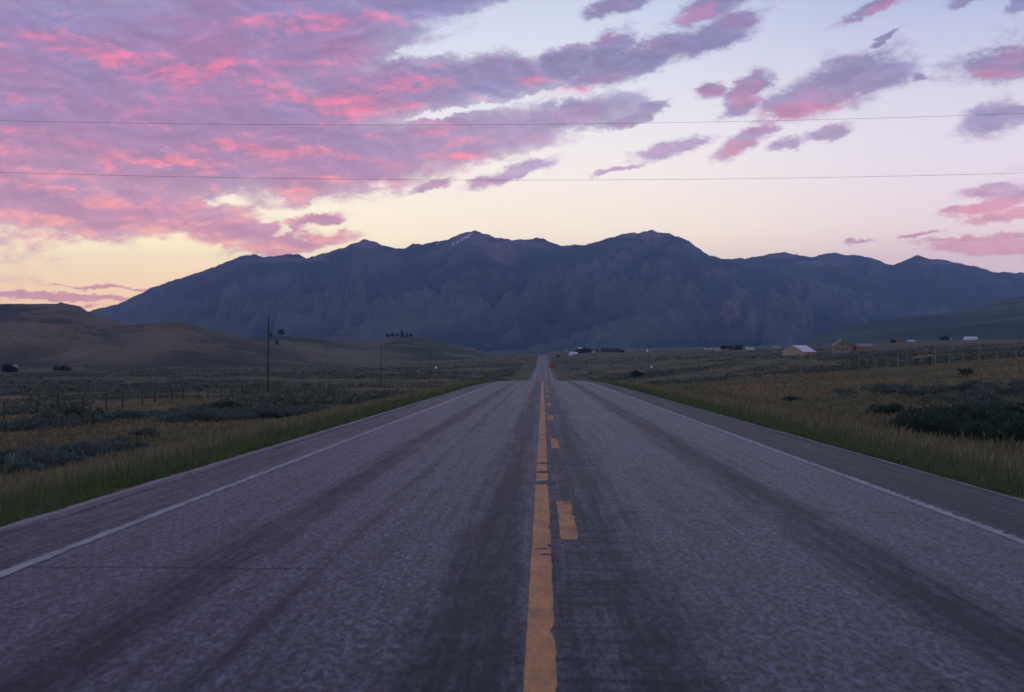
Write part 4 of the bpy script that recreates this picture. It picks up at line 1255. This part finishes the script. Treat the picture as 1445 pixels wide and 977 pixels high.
# scattered clumps, placed by a patchy field
def patch(x, y):
    k = sstep(200, 420, y)
    return (fbm(x / 16 + 3, y / 38, 4, 21) + 0.35 * fbm(x / 4, y / 7, 2, 25)) * (1 - k) + k * (fbm(x / 90 + 1, y / 130, 4, 22) + 0.12)
cand = []
tries = 0
while len(cand) < 1500 and tries < 60000:
    tries += 1
    D = math.exp(random.uniform(math.log(24), math.log(240)))
    tt = random.uniform(-0.42, 0.38); x = tt * D
    if (x > -13 and x < 0) or (0 < x < 17): continue
    if x > 0 and D < 170 and random.random() < 0.93: continue
    p_ = float(patch(np.array([x]), np.array([D]))[0])
    if x < 0 and D < 75: p_ += 0.10
    if p_ < 0.10: continue
    cand.append((x, D))
random.shuffle(cand)
near = sorted(cand, key=lambda c: c[1])[:255]
for (x, y) in near:
    if x < 0:
        if x < -35.2: lb, gp = 'grey-green sagebrush in the open field beyond the left wire fence', 'sagebrush beyond the left fence'
        elif y < 70: lb, gp = 'grey-green sagebrush in tan grass between the left verge and the wire fence', 'sagebrush near the left verge'
        elif x < -26: lb, gp = 'grey-green sagebrush close along the near side of the left wire fence', 'sagebrush along the left fence'
        elif y < 150: lb, gp = 'grey-green sagebrush left of the road, nearer than the tallest utility pole', 'sagebrush before the tallest pole'
        else: lb, gp = 'distant grey-green sagebrush left of the road, farther than the tallest utility pole', 'sagebrush behind the tallest pole'
    elif x < 42: lb, gp = 'grey-green sagebrush on the grassy slope between the road and the right fence', 'sagebrush before the right fence'
    else: lb, gp = 'grey-green sagebrush beyond the right hand wire fence', 'sagebrush beyond the right fence'
    put_bush(x, y, random.uniform(0.6, 1.25), lb, gp, random.uniform(0.7, 0.95))

def sage_cover():
    N = 26000
    D = np.exp(rng.uniform(math.log(75), math.log(1100), N * 3)); t = rng.uniform(-0.44, 0.40, N * 3); x = t * D
    p_ = patch(x, D)
    lim = np.where(D < 260, 0.12, 0.10)
    keep = (p_ > lim) & ((x < -12) | (x > 15)) & ~((x > 0) & (D < 175)) & (D > 105)
    x, D = x[keep][:N], D[keep][:N]
    n = len(x); z = gz(x, D)
    q = 11
    s = rng.uniform(0.45, 1.0, n) * np.clip(D / 260, 1.0, 1.9)
    base = np.stack([x, D, z], 1)
    off = rng.normal(0, 1, (n, q, 3)) * np.array([0.42, 0.42, 0.20]); off[:, :, 2] = np.abs(off[:, :, 2]) + 0.12
    c = base[:, None] + off * s[:, None, None]
    tri = rng.normal(0, 1, (n, q, 3, 3)) * 0.16 * s[:, None, None, None]
    v = (c[:, :, None] + tri).reshape(-1, 3)
    tone = rng.uniform(0.5, 1.4, (n, 1, 1)) * rng.uniform(0.7, 1.3, (n, q, 1))
    col = np.repeat((np.array([0.105, 0.125, 0.092]) * tone).reshape(-1, 3), 3, 0)
    o = mesh_np('sagebrush_cover', v, np.arange(len(v)).reshape(-1, 3), M['sage'])
    set_attr(o, 'tint', np.concatenate([col, np.ones((len(col), 1))], 1), 'FLOAT_COLOR')
    tag(o, 'low grey-green sagebrush covering the fields on both sides into the distance', 'sagebrush', kind='stuff')
sage_cover()

# ------------------------------------------------------------------ grass
def grass(name, label, x, y, hgt, wid, green, straw, mixv, sd):
    rg = np.random.default_rng(sd)
    n = len(x)
    z = gz(x, y)
    base = np.stack([x, y, z - 0.02], 1)
    a = rg.uniform(0, 2 * math.pi, n)
    side = np.stack([np.cos(a), np.sin(a), 0 * a], 1)
    b = rg.uniform(0, 2 * math.pi, n)
    lean = np.stack([np.cos(b) + 0.5, np.sin(b), 0 * b], 1) * (rg.uniform(0.05, 0.42, n) * hgt)[:, None]
    upv = np.array([0, 0, 1.0])
    stem = rg.random(n) < mixv
    hgt = hgt * np.where(stem, rg.uniform(1.0, 1.3, n), rg.uniform(0.45, 1.0, n))
    w0 = wid * np.where(stem, 0.35, 1.0); w1 = wid * np.where(stem, 0.30, 0.9); w2 = wid * np.where(stem, 1.5, 0.6)
    h = hgt[:, None]
    def lv(f, l): return base + upv * h * f + lean * l
    m1_, m2_, tp = lv(0.45, 0.22), lv(0.80, 0.62), lv(1.0, 1.0)
    v = np.stack([base - side * w0[:, None] / 2, base + side * w0[:, None] / 2, m1_ - side * w1[:, None] / 2, m1_ + side * w1[:, None] / 2,
                  m2_ - side * w2[:, None] / 2, m2_ + side * w2[:, None] / 2, tp], 1).reshape(-1, 3)
    i = np.arange(n)[:, None] * 7
    quads = np.concatenate([i + np.array([[0, 1, 3, 2]]), i + np.array([[2, 3, 5, 4]])])
    tris = i + np.array([[4, 5, 6]])
    tone = rg.uniform(0.6, 1.4, (n, 1))
    g_ = np.array(green) * tone; s_ = np.array(straw) * tone
    f = np.where(stem, 0.55, 0.0)[:, None]
    dry = rg.random((n, 1)) ** 2 * 0.6
    lo = g_ * (1 - dry * 0.6) + s_ * dry * 0.6
    mi = g_ * (1 - np.clip(f + dry, 0, 1)) + s_ * np.clip(f + dry, 0, 1)
    hi_ = g_ * (1 - np.clip(f * 1.8 + dry + 0.12, 0, 1)) + s_ * np.clip(f * 1.8 + dry + 0.12, 0, 1)
    col = np.stack([lo, lo, mi, mi, hi_, hi_, hi_], 1).reshape(-1, 3)
    o = mesh_np(name, v, [quads, tris], M['blade'])
    set_attr(o, 'tint', np.concatenate([col, np.ones((len(col), 1))], 1), 'FLOAT_COLOR')
    tag(o, label, 'grass', kind='stuff')

def verge(side, n, sd):
    rg = np.random.default_rng(sd)
    y = np.exp(rg.uniform(math.log(9), math.log(260), n))
    s = np.minimum(rg.exponential(2.2, n), 7) + 0.05 + 0.12 * pn(y / 0.9, y * 0, sd)
    s = np.maximum(s + 0.16 * np.clip(fbm(y / 1.4, y * 0 + 2, 3, sd + 5) , -1, 0.6), -0.12)
    x = EL - 0.33 - s if side < 0 else ER + 0.24 + s
    cl = fbm(x / 1.2, y / 1.8, 3, sd)
    hgt = (0.31 + 0.13 * cl) * (0.50 + 0.5 * sstep(0, 0.9, s))
    wid = 0.006 * np.clip(y / 14, 1, 9)
    edgeg = sstep(2.4, 0.3, s)[:, None]
    green = np.array([0.062, 0.125, 0.036]) * edgeg + np.array([0.110, 0.120, 0.048]) * (1 - edgeg)
    straw = np.array([0.205, 0.180, 0.100])
    return x, y, hgt, wid, green, straw, sstep(0.2, 2.2, s) * 0.30
for side, lab in ((-1, 'left'), (1, 'right')):
    x, y, h, w, gr_, st, mx = verge(side, 85000, 60 + side)
    rr_ = np.random.default_rng(5).random(len(x))
    grass('verge_grass', 'tall green grass with tan seed heads along the %s edge of the road' % lab, x, y, h, w, gr_, st, mx, 70 + side)
def field(side, n, sd):
    rg = np.random.default_rng(sd)
    y = np.exp(rg.uniform(math.log(16), math.log(330), n * 2))
    t = rg.uniform(-0.43, 0.39, n * 2); x = t * y
    ok = (x < EL - 4) if side < 0 else (x > ER + 4)
    x, y = x[ok][:n], y[ok][:n]
    cl = fbm(x / 7, y / 14, 4, sd)
    hgt = (0.21 + 0.09 * cl) * np.clip(1.15 - y / 300, 0.45, 1)
    wid = 0.009 * np.clip(y / 16, 1, 8)
    k = sstep(-0.35, 0.45, cl)[:, None]
    green = np.array([0.084, 0.094, 0.042]) * (1 - k) + np.array([0.150, 0.114, 0.068]) * k
    straw = np.array([0.215, 0.172, 0.105]) + 0 * green
    return x, y, hgt, wid, green, straw, 0.4
for side, lab in ((-1, 'left'), (1, 'right')):
    grass('field_grass', 'short dry brown grass over the field %s of the road' % lab, *field(side, 95000, 80 + side), 90 + side)
